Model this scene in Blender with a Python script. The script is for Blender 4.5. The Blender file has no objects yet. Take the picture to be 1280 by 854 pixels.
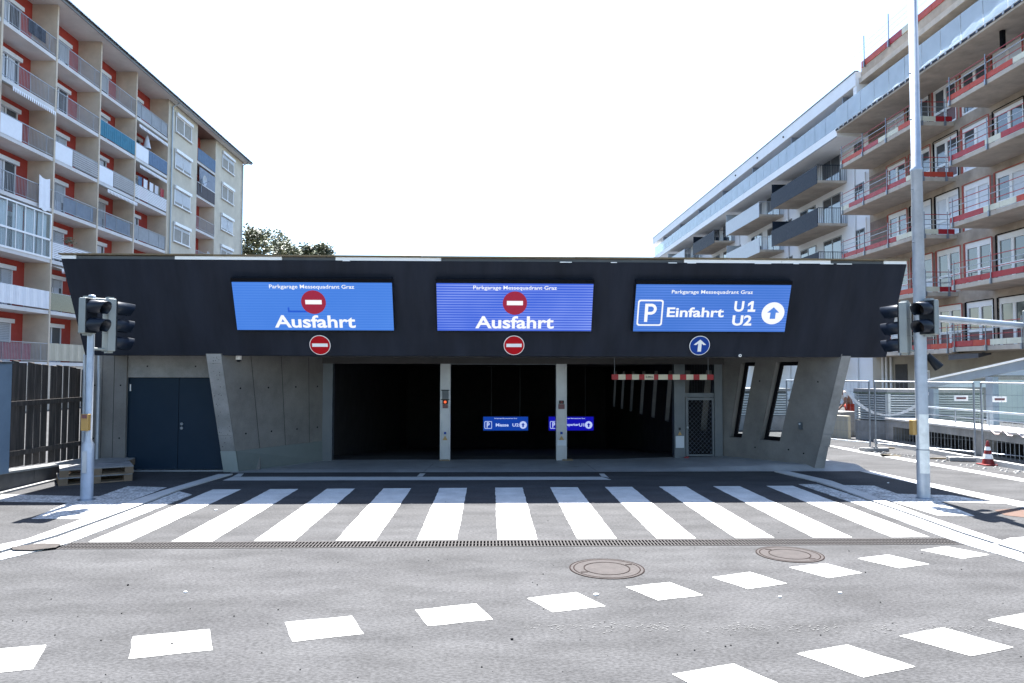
import bpy, bmesh, math, random
from mathutils import Vector, Matrix, noise
random.seed(7)
scene = bpy.context.scene
col = scene.collection
PI = math.pi
R = math.radians

# ------------------------------------------------------------------ camera
FPX, PITCH, YAW, ROLL, EYE = 900.0, 0.0430, 0.0306, 0.0019, 2.083
cp_, sp_ = math.cos(PITCH), math.sin(PITCH)
cy_, sy_ = math.cos(YAW), math.sin(YAW)
fwd = Vector((sy_*cp_, cy_*cp_, sp_)); rgt = Vector((cy_, -sy_, 0)); upv = rgt.cross(fwd)
cr_, sr_ = math.cos(ROLL), math.sin(ROLL)
rgt, upv = rgt*cr_ + upv*sr_, upv*cr_ - rgt*sr_
cam_data = bpy.data.cameras.new("camera")
cam = bpy.data.objects.new("camera", cam_data); col.objects.link(cam)
cam.matrix_world = Matrix(((rgt.x, upv.x, -fwd.x, 0), (rgt.y, upv.y, -fwd.y, 0), (rgt.z, upv.z, -fwd.z, EYE), (0, 0, 0, 1)))
cam_data.sensor_width = 36; cam_data.lens = FPX/1280*36; cam_data.clip_end = 3000; cam_data.clip_start = .05
scene.camera = cam

# ------------------------------------------------------------------ light
SUN = Vector((-0.012, 0.48, 1.0)).normalized()
elev = math.asin(SUN.z); azim = math.atan2(SUN.x, SUN.y)
world = bpy.data.worlds.new("World"); scene.world = world; world.use_nodes = True
wn = world.node_tree; bg = wn.nodes["Background"]
sky = wn.nodes.new("ShaderNodeTexSky"); sky.sky_type = 'NISHITA'; sky.sun_disc = False
sky.sun_elevation = elev; sky.sun_rotation = azim
sky.air_density = 1.15; sky.dust_density = 1.0; sky.ozone_density = 3.0
wn.links.new(sky.outputs[0], bg.inputs[0]); bg.inputs[1].default_value = 0.055
sd = bpy.data.lights.new("sun", 'SUN'); sd.energy = 3.7; sd.angle = R(.53); sd.color = (1, .975, .94)
sun = bpy.data.objects.new("sun", sd); col.objects.link(sun); sun.location = (0, 0, 30)
sun.rotation_euler = SUN.to_track_quat('Z', 'Y').to_euler()
scene.view_settings.view_transform = 'Standard'; scene.view_settings.look = 'None'
scene.view_settings.exposure = 2.85; scene.view_settings.gamma = 1.0
EXPO = 2**2.85

# a pixel of the survey photograph -> the ground point it shows (used to read off where the road paint lies)
def G(x, y, z=0.0):
    d = fwd*FPX + rgt*(x-640) - upv*(y-427)
    t = (z-EYE)/d.z
    return Vector((d.x*t, d.y*t, z))

# ------------------------------------------------------------------ materials
MATS = {}
def mat(name, c, rough=.7, metal=0, var=.12, scale=3, bump=0, bscale=60, spec=.5, speck=0, speckscale=120, stain=0, stainscale=.6, emit=None, estr=0, coat=0, stretch=None, c2=None):
    if name in MATS: return MATS[name]
    m = bpy.data.materials.new(name); m.use_nodes = True; nt = m.node_tree; N = nt.nodes; L = nt.links
    b = N["Principled BSDF"]
    b.inputs["Roughness"].default_value = rough; b.inputs["Metallic"].default_value = metal
    b.inputs["Specular IOR Level"].default_value = spec; b.inputs["Coat Weight"].default_value = coat
    tc = N.new("ShaderNodeTexCoord"); src = tc.outputs["Object"]
    if stretch:
        mp = N.new("ShaderNodeMapping"); mp.inputs["Scale"].default_value = stretch
        L.new(src, mp.inputs[0]); src = mp.outputs[0]
    def nz(sc, det=5, ro=.6):
        n = N.new("ShaderNodeTexNoise"); n.inputs["Scale"].default_value = sc
        n.inputs["Detail"].default_value = det; n.inputs["Roughness"].default_value = ro
        L.new(src, n.inputs["Vector"]); return n.outputs["Fac"]
    def ramp(f, a, bb, ca, cb):
        r = N.new("ShaderNodeMapRange"); r.inputs[1].default_value = a; r.inputs[2].default_value = bb
        r.inputs[3].default_value = ca; r.inputs[4].default_value = cb; L.new(f, r.inputs[0]); return r.outputs[0]
    def mul(colsock, fac):
        x = N.new("ShaderNodeVectorMath"); x.operation = 'SCALE'; L.new(colsock, x.inputs[0]); L.new(fac, x.inputs["Scale"]); return x.outputs[0]
    rgb = N.new("ShaderNodeRGB"); rgb.outputs[0].default_value = (*c, 1); cur = rgb.outputs[0]
    if c2:
        mx = N.new("ShaderNodeMix"); mx.data_type = 'RGBA'; mx.inputs[7].default_value = (*c2, 1)
        L.new(cur, mx.inputs[6]); L.new(ramp(nz(scale*.7, 4), .4, .6, 0, 1), mx.inputs[0]); cur = mx.outputs[2]
    if var: cur = mul(cur, ramp(nz(scale), .3, .7, 1-var, 1+var))
    if stain: cur = mul(cur, ramp(nz(stainscale, 6, .65), .35, .62, 1-stain, 1+stain*.5))
    if speck: cur = mul(cur, ramp(nz(speckscale, 2, .7), .38, .62, 1-speck, 1+speck))
    L.new(cur, b.inputs["Base Color"])
    if var: L.new(ramp(nz(scale*2.3), .3, .7, max(.02, rough-.08), min(1, rough+.08)), b.inputs["Roughness"])
    if bump:
        bp = N.new("ShaderNodeBump"); bp.inputs["Strength"].default_value = bump; bp.inputs["Distance"].default_value = .01
        L.new(nz(bscale, 4, .65), bp.inputs["Height"]); L.new(bp.outputs[0], b.inputs["Normal"])
    if emit:
        b.inputs["Emission Color"].default_value = (*emit, 1); b.inputs["Emission Strength"].default_value = estr
    MATS[name] = m; return m

asphalt = mat("asphalt", (.050, .0500, .0515), .85, var=.12, scale=.7, bump=.5, bscale=80, speck=.30, speckscale=60, stain=.24, stainscale=2.2, spec=.15, stretch=(.45, 1, 1))
road_paint = mat("road_paint", (.5, .5, .485), .6, var=.06, scale=3, bump=.25, bscale=90, speck=.12, speckscale=60, stain=.14, stainscale=2.5, spec=.2)
worn_paint = mat("worn_paint", (.40, .40, .39), .8, var=.2, scale=9, bump=.5, bscale=60, speck=.42, speckscale=24, stain=.35, stainscale=4, spec=.2)
kerb_stone = mat("kerb_stone", (.42, .42, .41), .7, var=.07, scale=5, bump=.3, bscale=50, speck=.1, speckscale=80, stain=.08, stainscale=2)
apron_conc = mat("apron_concrete", (.25, .255, .26), .6, var=.12, scale=2, bump=.15, bscale=60, speck=.08, stain=.2, stainscale=.9)
conc = mat("board_concrete", (.155, .15, .14), .8, var=.12, scale=1.6, bump=.3, bscale=25, speck=.08, speckscale=70, stain=.2, stainscale=1.3)
conc_light = mat("light_concrete", (.23, .23, .225), .8, var=.12, scale=2, bump=.25, bscale=30, speck=.1, stain=.14, stainscale=2)
conc_raw = mat("raw_concrete", (.38, .32, .255), .85, var=.14, scale=1.2, bump=.3, bscale=20, stain=.25, stainscale=.8)
conc_edge = mat("raw_slab_edge", (.46, .40, .335), .85, var=.14, scale=2, bump=.2, bscale=20, stain=.15)
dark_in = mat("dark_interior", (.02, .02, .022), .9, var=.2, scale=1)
fascia_m = mat("anthracite_render", (.0140, .0170, .0260), .7, var=.1, scale=1.2, bump=.12, bscale=140, stain=.26, stainscale=1.1, spec=.18, stretch=(2.2, 1, .3))
black = mat("black_plastic", (.008, .010, .014), .5, var=.05, spec=.2)
matt_black = mat("matt_black", (.006, .006, .008), .9, var=.1, spec=.1)
visor_m = mat("visor_black", (.006, .010, .018), .38, var=.05, spec=.32)
lens_m = mat("dark_lens", (.02, .015, .015), .2)
galv = mat("galvanised_steel", (.24, .27, .31), .42, .75, var=.12, scale=14, speck=.08, speckscale=40)
galv2 = mat("pole_coating", (.36, .40, .45), .45, .35, var=.08, scale=7, stain=.1, stainscale=3)
sticker = mat("sticker_foil", (.6, .62, .6), .5, var=.08, scale=4, stain=.1, stainscale=8)
box_grey = mat("signal_grey", (.22, .24, .23), .55, var=.06)
blue_door = mat("blue_door_paint", (.008, .022, .040), .55, spec=.2, var=.05, scale=2, stain=.08)
steel_grey = mat("steel_frame_grey", (.085, .1, .112), .45, .3, var=.08)
col_alu = mat("gate_column_metal", (.32, .34, .36), .4, .5, var=.08, scale=3)
plinth_m = mat("plinth_coating", (.12, .14, .135), .6, var=.06, stain=.1)
red_m = mat("red_paint", (.34, .006, .014), .5, var=.06)
red_sign = mat("sign_red", (.42, .002, .008), .5, var=.02, spec=.15)
white_m = mat("white_paint", (.8, .8, .78), .5, var=.03)
cream = mat("cream_board", (.62, .6, .48), .7, var=.1)
blue_sign = mat("sign_blue", (.006, .045, .26), .5, var=.02, spec=.15)
yellow_m = mat("yellow_box", (.32, .2, .06), .5, var=.05)
wood_dark = mat("weathered_planks", (.034, .029, .026), .85, var=.35, scale=3, bump=.5, bscale=20, stretch=(6, 6, .6), c2=(.06, .05, .044))
wood_pal = mat("pallet_wood", (.16, .115, .075), .85, var=.25, scale=6, bump=.4, bscale=25)
wood_pal_top = mat("pallet_deck_wood", (.19, .19, .19), .85, var=.25, scale=6, bump=.4, bscale=25)
batten = mat("roof_batten_wood", (.15, .11, .06), .8, var=.2, scale=5)
red_wall = mat("terracotta_render", (.44, .06, .042), .85, var=.07, scale=1.5, bump=.2, stain=.08)
beige = mat("beige_render", (.56, .485, .385), .85, var=.06, scale=1.2, bump=.2, stain=.1, stainscale=.6)
greybeige = mat("grey_render", (.565, .52, .42), .85, var=.05, scale=1, bump=.2, stain=.08, stainscale=.5)
slab_white = mat("slab_white", (.62, .61, .6), .7, var=.06, scale=1, stain=.1)
bars = mat("railing_steel", (.33, .35, .38), .5, .4, var=.1)
pvc = mat("white_pvc", (.78, .79, .8), .35, var=.03)
shutter = mat("shutter_slats", (.5, .53, .56), .5, var=.05)
glass_win = mat("window_glass", (.05, .065, .08), .06, var=0, spec=.9, coat=.4)
curtain = mat("curtain_cloth", (.62, .64, .68), .9, var=.12, scale=2, stretch=(8, 8, .5))
white_panel = mat("white_panel", (.74, .76, .8), .5, var=.04)
teal = mat("teal_cloth", (.03, .17, .26), .8, var=.15, scale=4)
blue_cloth = mat("blue_cloth", (.1, .17, .27), .8, var=.12, scale=4)
brown_screen = mat("brown_screen", (.24, .15, .13), .8, var=.2, scale=5)
beige_panel = mat("beige_corrugated", (.5, .46, .36), .6, var=.06)
awn = mat("awning_cloth", (.5, .48, .42), .85, var=.1)
roof_dark = mat("dark_roof_edge", (.08, .085, .09), .5, .2, var=.1)
gutter_m = mat("zinc_gutter", (.36, .4, .44), .4, .6, var=.08)
plaster = mat("white_plaster", (.8, .81, .82), .75, var=.03, scale=.7, bump=.1, stain=.03)
plaster_soff = mat("soffit_plaster", (.6, .6, .58), .8, var=.05)
navy_metal = mat("navy_metal", (.012, .02, .036), .6, 0, var=.06, spec=.2)
pale_metal = mat("pale_grey_metal", (.42, .46, .5), .5, .1, var=.05)
grey_panel = mat("divider_grey", (.22, .25, .3), .5, var=.05)
membrane = mat("window_red_tape", (.36, .07, .05), .7, var=.2, scale=5)
maroon = mat("maroon_panel", (.13, .05, .055), .5, var=.1)
pier_m = mat("pier_brown", (.2, .15, .125), .85, var=.2, scale=3)
sheet_plastic = mat("plastic_sheet", (.78, .8, .82), .35, var=.06)
skin = mat("skin", (.2, .095, .06), .6, var=.05)
shirt = mat("white_shirt", (.5, .5, .5), .85, var=.05)
shorts = mat("orange_trousers", (.32, .022, .006), .75, var=.08)
rust = mat("manhole_iron", (.033, .0275, .0265), .75, .1, var=.15, scale=8, bump=.3, bscale=60, stain=.15, stainscale=5, spec=.3)
rust_dark = mat("manhole_gap", (.020, .015, .014), .95, spec=.05, var=.2)
grate_m = mat("drain_iron", (.036, .033, .033), .7, .15, var=.15, scale=10, spec=.3)
leaf = mat("leaf_green", (.13, .15, .09), .6, var=.3, scale=1.2, c2=(.19, .2, .13))
leaf2 = mat("leaf_dark", (.075, .088, .055), .6, var=.3, scale=1.2)
bark = mat("bark", (.1, .075, .055), .9, var=.3, scale=3, bump=.6, bscale=12)
rubber = mat("rubber_foot", (.2, .2, .2), .85, var=.15, scale=8)
cone_red = mat("cone_red", (.16, .008, .008), .5, var=.06)
door_dirt = mat("sill_metal", (.25, .27, .28), .5, .3, var=.1)
gravel = mat("loose_sand", (.06, .05, .032), .95, var=.2, scale=12, speck=.2)
tile_red = mat("red_terrain_strip", (.07, .035, .022), .85, var=.15, scale=6)

def glass(name, tint=(.9, .95, 1), rough=.02, alpha=.25):
    if name in MATS: return MATS[name]
    m = bpy.data.materials.new(name); m.use_nodes = True; nt = m.node_tree; N = nt.nodes
    for n in list(N):
        if n.type != 'OUTPUT_MATERIAL': N.remove(n)
    out = [n for n in N if n.type == 'OUTPUT_MATERIAL'][0]
    t = N.new("ShaderNodeBsdfTransparent"); t.inputs[0].default_value = (*tint, 1)
    g = N.new("ShaderNodeBsdfPrincipled"); g.inputs["Base Color"].default_value = (.5, .56, .6, 1)
    g.inputs["Roughness"].default_value = rough; g.inputs["Specular IOR Level"].default_value = .8
    tc = N.new("ShaderNodeTexCoord"); nzn = N.new("ShaderNodeTexNoise"); nzn.inputs["Scale"].default_value = 1.2
    nt.links.new(tc.outputs["Object"], nzn.inputs["Vector"])
    mr = N.new("ShaderNodeMapRange"); mr.inputs[3].default_value = alpha*.8; mr.inputs[4].default_value = alpha*1.2
    nt.links.new(nzn.outputs["Fac"], mr.inputs[0])
    mx = N.new("ShaderNodeMixShader"); nt.links.new(mr.outputs[0], mx.inputs[0])
    nt.links.new(t.outputs[0], mx.inputs[1]); nt.links.new(g.outputs[0], mx.inputs[2]); nt.links.new(mx.outputs[0], out.inputs[0])
    MATS[name] = m; return m
balu_glass = glass("balustrade_glass", (.85, .92, .97), .03, .55)
clear_glass = glass("clear_glass", (.93, .97, .97), .03, .10)

def led(name, ca, cb, k=1.0, freq=30):
    m = bpy.data.materials.new(name); m.use_nodes = True; nt = m.node_tree; N = nt.nodes; L = nt.links
    b = N["Principled BSDF"]; b.inputs["Base Color"].default_value = (.005, .005, .008, 1); b.inputs["Roughness"].default_value = .7; b.inputs["Specular IOR Level"].default_value = .1
    tc = N.new("ShaderNodeTexCoord"); w = N.new("ShaderNodeTexWave"); w.bands_direction = 'Y'; w.wave_type = 'BANDS'
    w.inputs["Scale"].default_value = freq; w.inputs["Distortion"].default_value = .15
    L.new(tc.outputs["Object"], w.inputs["Vector"])
    n = N.new("ShaderNodeTexNoise"); n.inputs["Scale"].default_value = .9; L.new(tc.outputs["Object"], n.inputs["Vector"])
    a = N.new("ShaderNodeMath"); a.operation = 'MULTIPLY'; L.new(w.outputs["Fac"], a.inputs[0]); L.new(n.outputs["Fac"], a.inputs[1])
    mx = N.new("ShaderNodeMix"); mx.data_type = 'RGBA'; mx.inputs[6].default_value = (*ca, 1); mx.inputs[7].default_value = (*cb, 1)
    L.new(a.outputs[0], mx.inputs[0]); L.new(mx.outputs[2], b.inputs["Emission Color"])
    b.inputs["Emission Strength"].default_value = k/EXPO
    MATS[name] = m; return m
led_a = led("led_blue_left", (.055, .21, .74), (.11, .30, .88), 1, 6.1)
led_b = led("led_blue_middle", (.02, .10, .68), (.40, .52, 1.1), 1, 6.1)
led_c = led("led_blue_right", (.045, .17, .62), (.16, .32, .92), 1, 6.1)
led_in1 = led("led_deep_blue", (.006, .05, .36), (.006, .05, .36))
led_in2 = led("led_violet_blue", (.006, .006, .40), (.006, .006, .40))
led_white = mat("led_white", (.05, .05, .05), .5, var=0, spec=.1, emit=(.93, .95, 1), estr=1/EXPO)
led_white_dim = mat("led_white_dim", (.05, .05, .05), .5, var=0, spec=.1, emit=(.5, .6, .95), estr=1/EXPO)
led_red = mat("led_red", (.01, .003, .003), .5, var=0, spec=.1, emit=(.33, .02, .055), estr=1/EXPO)
led_line = mat("led_dark_blue", (.01, .01, .03), .5, var=0, spec=.1, emit=(.01, .10, .62), estr=1/EXPO)
led_amber = mat("signal_glow", (.3, .02, .01), .5, var=0, emit=(1, .12, .03), estr=1.4/EXPO)

# ------------------------------------------------------------------ mesh building
class MB:
    def __init__(s): s.v = []; s.f = []; s.mi = []; s.m = 0; s.sm = []
    def add(s, vs, fs, smooth=False):
        o = len(s.v); s.v += [tuple(v) for v in vs]
        for f in fs: s.f.append([i+o for i in f]); s.mi.append(s.m); s.sm.append(smooth)
        return s
    def box(s, x0, x1, y0, y1, z0, z1):
        return s.add([(x0,y0,z0),(x1,y0,z0),(x1,y1,z0),(x0,y1,z0),(x0,y0,z1),(x1,y0,z1),(x1,y1,z1),(x0,y1,z1)],
                     [(0,3,2,1),(4,5,6,7),(0,1,5,4),(1,2,6,5),(2,3,7,6),(3,0,4,7)])
    def hexa(s, a, b):   # a: 4 pts (one face), b: 4 matching pts (other face)
        return s.add(list(a)+list(b), [(3,2,1,0),(4,5,6,7),(0,1,5,4),(1,2,6,5),(2,3,7,6),(3,0,4,7)])
    def prism(s, pts, z0, z1):
        n = len(pts); vs = [(p[0], p[1], z0) for p in pts]+[(p[0], p[1], z1) for p in pts]
        ar = sum(pts[i][0]*pts[(i+1)%n][1]-pts[(i+1)%n][0]*pts[i][1] for i in range(n))
        idx = list(range(n)) if ar > 0 else list(range(n))[::-1]
        fs = [tuple(n+i for i in idx), tuple(idx[::-1])]
        for k in range(n):
            i, j = idx[k], idx[(k+1) % n]; fs.append((i, j, n+j, n+i))
        return s.add(vs, fs)
    def tube(s, p0, p1, r0, r1=None, n=10, cap=True):
        p0 = Vector(p0); p1 = Vector(p1); r1 = r0 if r1 is None else r1
        d = (p1-p0).normalized(); a = Vector((0, 0, 1)) if abs(d.z) < .9 else Vector((1, 0, 0))
        u = d.cross(a).normalized(); w = d.cross(u)
        vs = []
        for p, r in ((p0, r0), (p1, r1)):
            for k in range(n):
                t = 2*PI*k/n; vs.append(p+u*(r*math.cos(t))+w*(r*math.sin(t)))
        s.add(vs, [(k, (k+1) % n, n+(k+1) % n, n+k) for k in range(n)], n > 5)
        if cap:
            s.add([vs[k] for k in range(n)], [tuple(range(n))[::-1]]); s.add([vs[n+k] for k in range(n)], [tuple(range(n))])
        return s
    def lathe(s, cx, cy, prof, n=20):
        vs = []
        for r, z in prof:
            for k in range(n): vs.append((cx+r*math.cos(2*PI*k/n), cy+r*math.sin(2*PI*k/n), z))
        fs = []
        for j in range(len(prof)-1):
            for k in range(n): fs.append((j*n+k, j*n+(k+1) % n, (j+1)*n+(k+1) % n, (j+1)*n+k))
        return s.add(vs, fs, True)
    def mesh(s, name, mats, off=Vector((0, 0, 0))):
        me = bpy.data.meshes.new(name)
        me.from_pydata([(a-off[0], b-off[1], c-off[2]) for a, b, c in s.v], [], s.f)
        for m in (mats if isinstance(mats, (list, tuple)) else [mats]): me.materials.append(m)
        me.polygons.foreach_set("material_index", s.mi); me.polygons.foreach_set("use_smooth", s.sm)
        me.update(); return me

WL = {}   # world origin that a thing's parts are measured from
def tag(o, label=None, cat=None, group=None, kind=None):
    if label: o['label'] = label
    if cat: o['category'] = cat
    if group: o['group'] = group
    if kind: o['kind'] = kind
    return o
def thing(name, loc, label, cat, group=None):
    o = bpy.data.objects.new(name, None); o.location = loc; o.empty_display_size = .2; col.objects.link(o)
    WL[o.name] = Vector(loc); return tag(o, label, cat, group)
def part(name, mb, mats, parent, label=None, kind=None, bevel=0):
    off = WL[parent.name]
    o = bpy.data.objects.new(name, mb.mesh(name, mats, off)); o.parent = parent; col.objects.link(o)
    WL[o.name] = off
    if bevel:
        b = o.modifiers.new("bevel", 'BEVEL'); b.width = bevel; b.segments = 2; b.limit_method = 'ANGLE'
    return tag(o, label, None, None, kind)
def top(name, mb, mats, loc, label, cat, group=None, kind=None, bevel=0):
    loc = Vector(loc); o = bpy.data.objects.new(name, mb.mesh(name, mats, loc)); o.location = loc; col.objects.link(o)
    WL[o.name] = loc
    if bevel:
        b = o.modifiers.new("bevel", 'BEVEL'); b.width = bevel; b.segments = 2; b.limit_method = 'ANGLE'
    return tag(o, label, cat, group, kind)
def setting(name, mb, mats, loc=(0, 0, 0)): return top(name, mb, mats, loc, None, None, None, 'structure')
def inst(name, me, parent, at, rz=0, label=None, scale=None):      # a piece sharing its mesh with its likes; at = world point
    o = bpy.data.objects.new(name, me); o.parent = parent; off = WL[parent.name]
    o.location = Vector(at)-off; o.rotation_euler = (0, 0, rz); col.objects.link(o); WL[o.name] = Vector(at)
    if scale: o.scale = scale
    return tag(o, label)
def sub(name, me, parent): # sub-part whose mesh is in its parent's own coordinates
    o = bpy.data.objects.new(name, me); o.parent = parent; col.objects.link(o); return o
def text_mesh(txt, width, height, bold=.02, space=1.0, sk=0):
    cu = bpy.data.curves.new("txt", 'FONT'); cu.body = txt; cu.size = 1; cu.offset = bold; cu.space_character = space
    cu.align_x = 'CENTER'; cu.align_y = 'CENTER'; cu.shear = sk; cu.resolution_u = 4
    o = bpy.data.objects.new("txt", cu); col.objects.link(o)
    me = bpy.data.meshes.new_from_object(o.evaluated_get(bpy.context.evaluated_depsgraph_get()))
    bpy.data.objects.remove(o); bpy.data.curves.remove(cu)
    xs = [v.co.x for v in me.vertices]; ys = [v.co.y for v in me.vertices]
    cx, cyy = (min(xs)+max(xs))/2, (min(ys)+max(ys))/2; sx = width/(max(xs)-min(xs)); sy = height/(max(ys)-min(ys))
    for v in me.vertices: v.co.x = (v.co.x-cx)*sx; v.co.y = (v.co.y-cyy)*sy; v.co.z = 0
    me.materials.clear(); return me

# ================================================================== GROUND
def smooth(t): t = max(0, min(1, t)); return t*t*(3-2*t)
g = MB()
for x0, x1, y0, y1 in ((-600, 600, -60, 8.70), (-600, -5.12, 8.70, 9.03), (5.92, 600, 8.70, 9.03), (-600, 600, 9.03, 17.3), (-600, -4.2, 17.3, 35), (5.95, 600, 17.3, 35), (-600, 600, 35, 1500)):
    g.add([(x0, y0, 0), (x1, y0, 0), (x1, y1, 0), (x0, y1, 0)], [(0, 1, 2, 3)])
ground = setting('ground', g, asphalt)

def apron_z(x, y): return .008 + .115*smooth((x-2.2)/4.8)*smooth((y-15.12)/.35)
ap = MB(); nx, ny = 64, 14
ys_ = [15.12+.35*j/8 for j in range(9)]+[15.47+(17.3-15.47)*j/5 for j in range(1, 6)]
def apron_x(y, u):
    xl = -5.25 if y < 15.3 else -5.25+(y-15.3)*.7+.0
    xr = 8.05-(y-15.12)*.42 if y < 16.2 else 7.6-(y-16.2)*1.2
    return (xl-.1)+(xr-xl+.1)*u
vs = []; fs = []
for j, y in enumerate(ys_):
    for i in range(nx+1):
        x = apron_x(y, i/nx); vs.append((x, y, apron_z(x, y)))
for j in range(len(ys_)-1):
    for i in range(nx): a = j*(nx+1)+i; fs.append((a, a+1, a+nx+2, a+nx+1))
ap.add(vs, fs, True)
e = MB()
apron = setting('concrete_apron', ap, apron_conc)
# joints across the apron
jb = MB()
for pts in (((528, 593), (542, 580)), ((725, 575), (745, 589)), ((905, 576), (966, 589))):
    a, b = G(*pts[0]), G(*pts[1]); d = (b-a).normalized(); n = Vector((-d.y, d.x, 0))*.018
    q = [a-n, a+n, b+n, b-n]
    jb.add([(p.x, max(p.y, 15.14), apron_z(p.x, max(p.y, 15.14))+.004) for p in q], [(3, 2, 1, 0)])
part('joint', jb, conc_light, apron)
tm = MB()   # dark curved tyre rubbing marks on the apron
def skid(cx, cy, rx, ry, a0, a1, w):
    n = 26; vs = []; fs = []
    for k in range(n+1):
        t = R(a0+(a1-a0)*k/n)
        for q in (1-w, 1+w):
            x = cx+rx*q*math.cos(t); y = cy+ry*q*math.sin(t); y = min(max(y, 15.15), 17.1); vs.append((x, y, apron_z(x, y)+.003))
    for k in range(n): fs.append((2*k, 2*k+1, 2*k+3, 2*k+2))
    tm.add(vs, fs)
skid(-2.6, 16.0, 1.9, .35, 180, 350, .03); skid(.4, 16.1, 1.6, .45, 190, 345, .03)
part('tyre_mark', tm, mat("tyre_rub", (.2, .2, .18), .75, var=.2, scale=6), apron)

def paint(name, pts, mt=road_paint, z=.004, parent=ground, th=0):
    m = MB(); q = [G(*p) for p in pts]
    if th: m.prism([(p.x, p.y) for p in q], z, z+th)
    else:
        ar = sum(q[i].x*q[(i+1) % len(q)].y-q[(i+1) % len(q)].x*q[i].y for i in range(len(q)))
        m.add([(p.x, p.y, z) for p in q], [tuple(range(len(q))) if ar > 0 else tuple(range(len(q)))[::-1]])
    return part(name, m, mt, parent)
def worn_quad(name, corners, mt=road_paint, z=.004, rag=.006, parent=ground, step=.12):
    pts = []   # painted quad with slightly uneven edges
    for i in range(4):
        a, b = Vector(corners[i]), Vector(corners[(i+1) % 4]); n = max(2, int((b-a).length/step))
        for k in range(n):
            p = a+(b-a)*k/n
            if k: p += Vector((random.uniform(-rag, rag), random.uniform(-rag, rag)))
            pts.append(p)
    m = MB(); ar = sum(pts[i].x*pts[(i+1) % len(pts)].y-pts[(i+1) % len(pts)].x*pts[i].y for i in range(len(pts)))
    m.add([(p.x, p.y, z) for p in pts], [tuple(range(len(pts))) if ar > 0 else tuple(range(len(pts)))[::-1]])
    return part(name, m, mt, parent)
for k in range(11):                                               # the eleven long crosswalk bars
    x = -4.899+k; w = .496
    y0 = 9.052+.004*k; y1 = 13.01+.022*k
    worn_quad('crosswalk_stripe', [(x, y0), (x+w, y0), (x+w, y1), (x, y1)])
for q in ([(-2, 811.8), (57.8, 806.8), (41, 837), (-30, 844)], [(166.3, 796.4), (262, 787), (266, 813.2), (160.6, 824.3)],
          [(356, 778.5), (440, 770.5), (455, 793), (366, 803)], [(519, 763), (595, 755), (616, 775), (535, 783)],
          [(658.8, 748.5), (720.5, 740.8), (757, 758.3), (690.8, 765.8)], [(782, 734.3), (837.5, 728.3), (878.8, 744.5), (822.5, 751)],
          [(890, 722), (937.5, 715.5), (983.8, 729.9), (935, 736.8)], [(986.5, 709.7), (1031.6, 704.6), (1078, 716.6), (1035.6, 723)],
          [(1072, 698.5), (1110, 693.7), (1161.8, 705.7), (1123.8, 710.7)], [(1150.4, 687.9), (1183, 683.4), (1236.7, 693.7), (1203.5, 699)],
          [(840, 843.3), (917.5, 830.3), (972, 854), (888, 869)], [(995.8, 817.8), (1059.5, 806.6), (1144, 834), (1079.4, 847.5)],
          [(1124, 795.5), (1179, 785), (1267, 809.8), (1213.6, 820.7)], [(1234.8, 775.5), (1283, 766.5), (1372, 788), (1325, 799)],
          [(700, 868), (765, 856), (800, 884), (728, 898)]):
    worn_quad('guide_mark', [G(*p).xy for p in q])
# stop frame on the threshold
paint('threshold_line', [(278, 601), (291, 596.3), (752, 596.3), (764.4, 600)], kerb_stone)
paint('threshold_line', [(291, 596), (298, 592.2), (305, 592.2), (301, 596)], kerb_stone)
paint('threshold_line', [(752, 596), (748.6, 592.3), (755, 592.3), (761, 597.5)], kerb_stone)
paint('threshold_line', [(521, 596), (525, 592), (532, 592), (528, 596)], kerb_stone)
# side crossing bars outside the kerbs
paint('side_stripe', [(159.8, 608.2), (209, 609.5), (154.7, 629.6), (98, 649), (38.7, 649), (85, 628.7), (0, 627.5), (-60, 627), (-60, 617.5), (0, 618), (103, 620.6), (124, 620.6)], worn_paint)
paint('side_stripe', [(1046, 606.5), (1092.7, 607.3), (1122, 617.5), (1190, 619.5), (1258, 630), (1175, 627.5), (1219, 645.5), (1172, 644.8)], worn_paint)
paint('edge_line', [(1073, 589), (1088, 589), (1280, 628), (1400, 652), (1400, 665), (1280, 635)], road_paint)
paint('edge_line', [(1030, 556), (1054, 559.6), (1280, 598.8), (1400, 622), (1400, 628), (1280, 602.6), (1054, 562)], road_paint)
paint('turn_line', [(1237, 681.5), (1262, 673), (1330, 668), (1330, 680), (1280, 683)], road_paint)
# kerbs: a smooth strip and a rough strip on each side, curving out to the road
def band(name, A, B, mt, z0, z1, label=None):
    a = [G(*p) for p in A]; b = [G(*p) for p in B]; m = MB()
    for i in range(len(a)-1):
        q = [a[i], a[i+1], b[i+1], b[i]]
        L = max((q[1]-q[0]).length, (q[2]-q[3]).length); n = max(1, int(L/1.0))
        for k in range(n):
            t0, t1 = k/n, (k+1)/n; gap = .004/L
            t0 += gap; t1 -= gap
            pp = [q[0].lerp(q[1], t0), q[0].lerp(q[1], t1), q[3].lerp(q[2], t1), q[3].lerp(q[2], t0)]
            s = MB(); s.prism([(p.x, p.y) for p in pp], z0, z1); o = part(name, s, mt, kerb)
kerb = setting('kerb', MB().add([(-9, 10, .001), (-8.99, 10, .001), (-9, 10.01, .001)], [(0, 1, 2)]), kerb_stone)
band('kerb_stone', [(273, 594), (201, 615.4), (147, 633.5), (90, 655.4), (33.5, 676), (0, 683), (-70, 694)],
     [(291, 593.5), (221.7, 614), (172.7, 633.5), (123.7, 651.5), (69.6, 671), (0, 691), (-70, 704)], kerb_stone, -.02, .022)
band('gutter_stone', [(223.7, 614.6), (174.7, 634.1), (126.2, 652.3), (72, 672.2), (0, 692.8), (-70, 706)],
     [(239.8, 618.8), (203.7, 633.5), (129, 663), (85, 680), (0, 701), (-70, 716)], worn_paint, -.02, .008)
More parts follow.
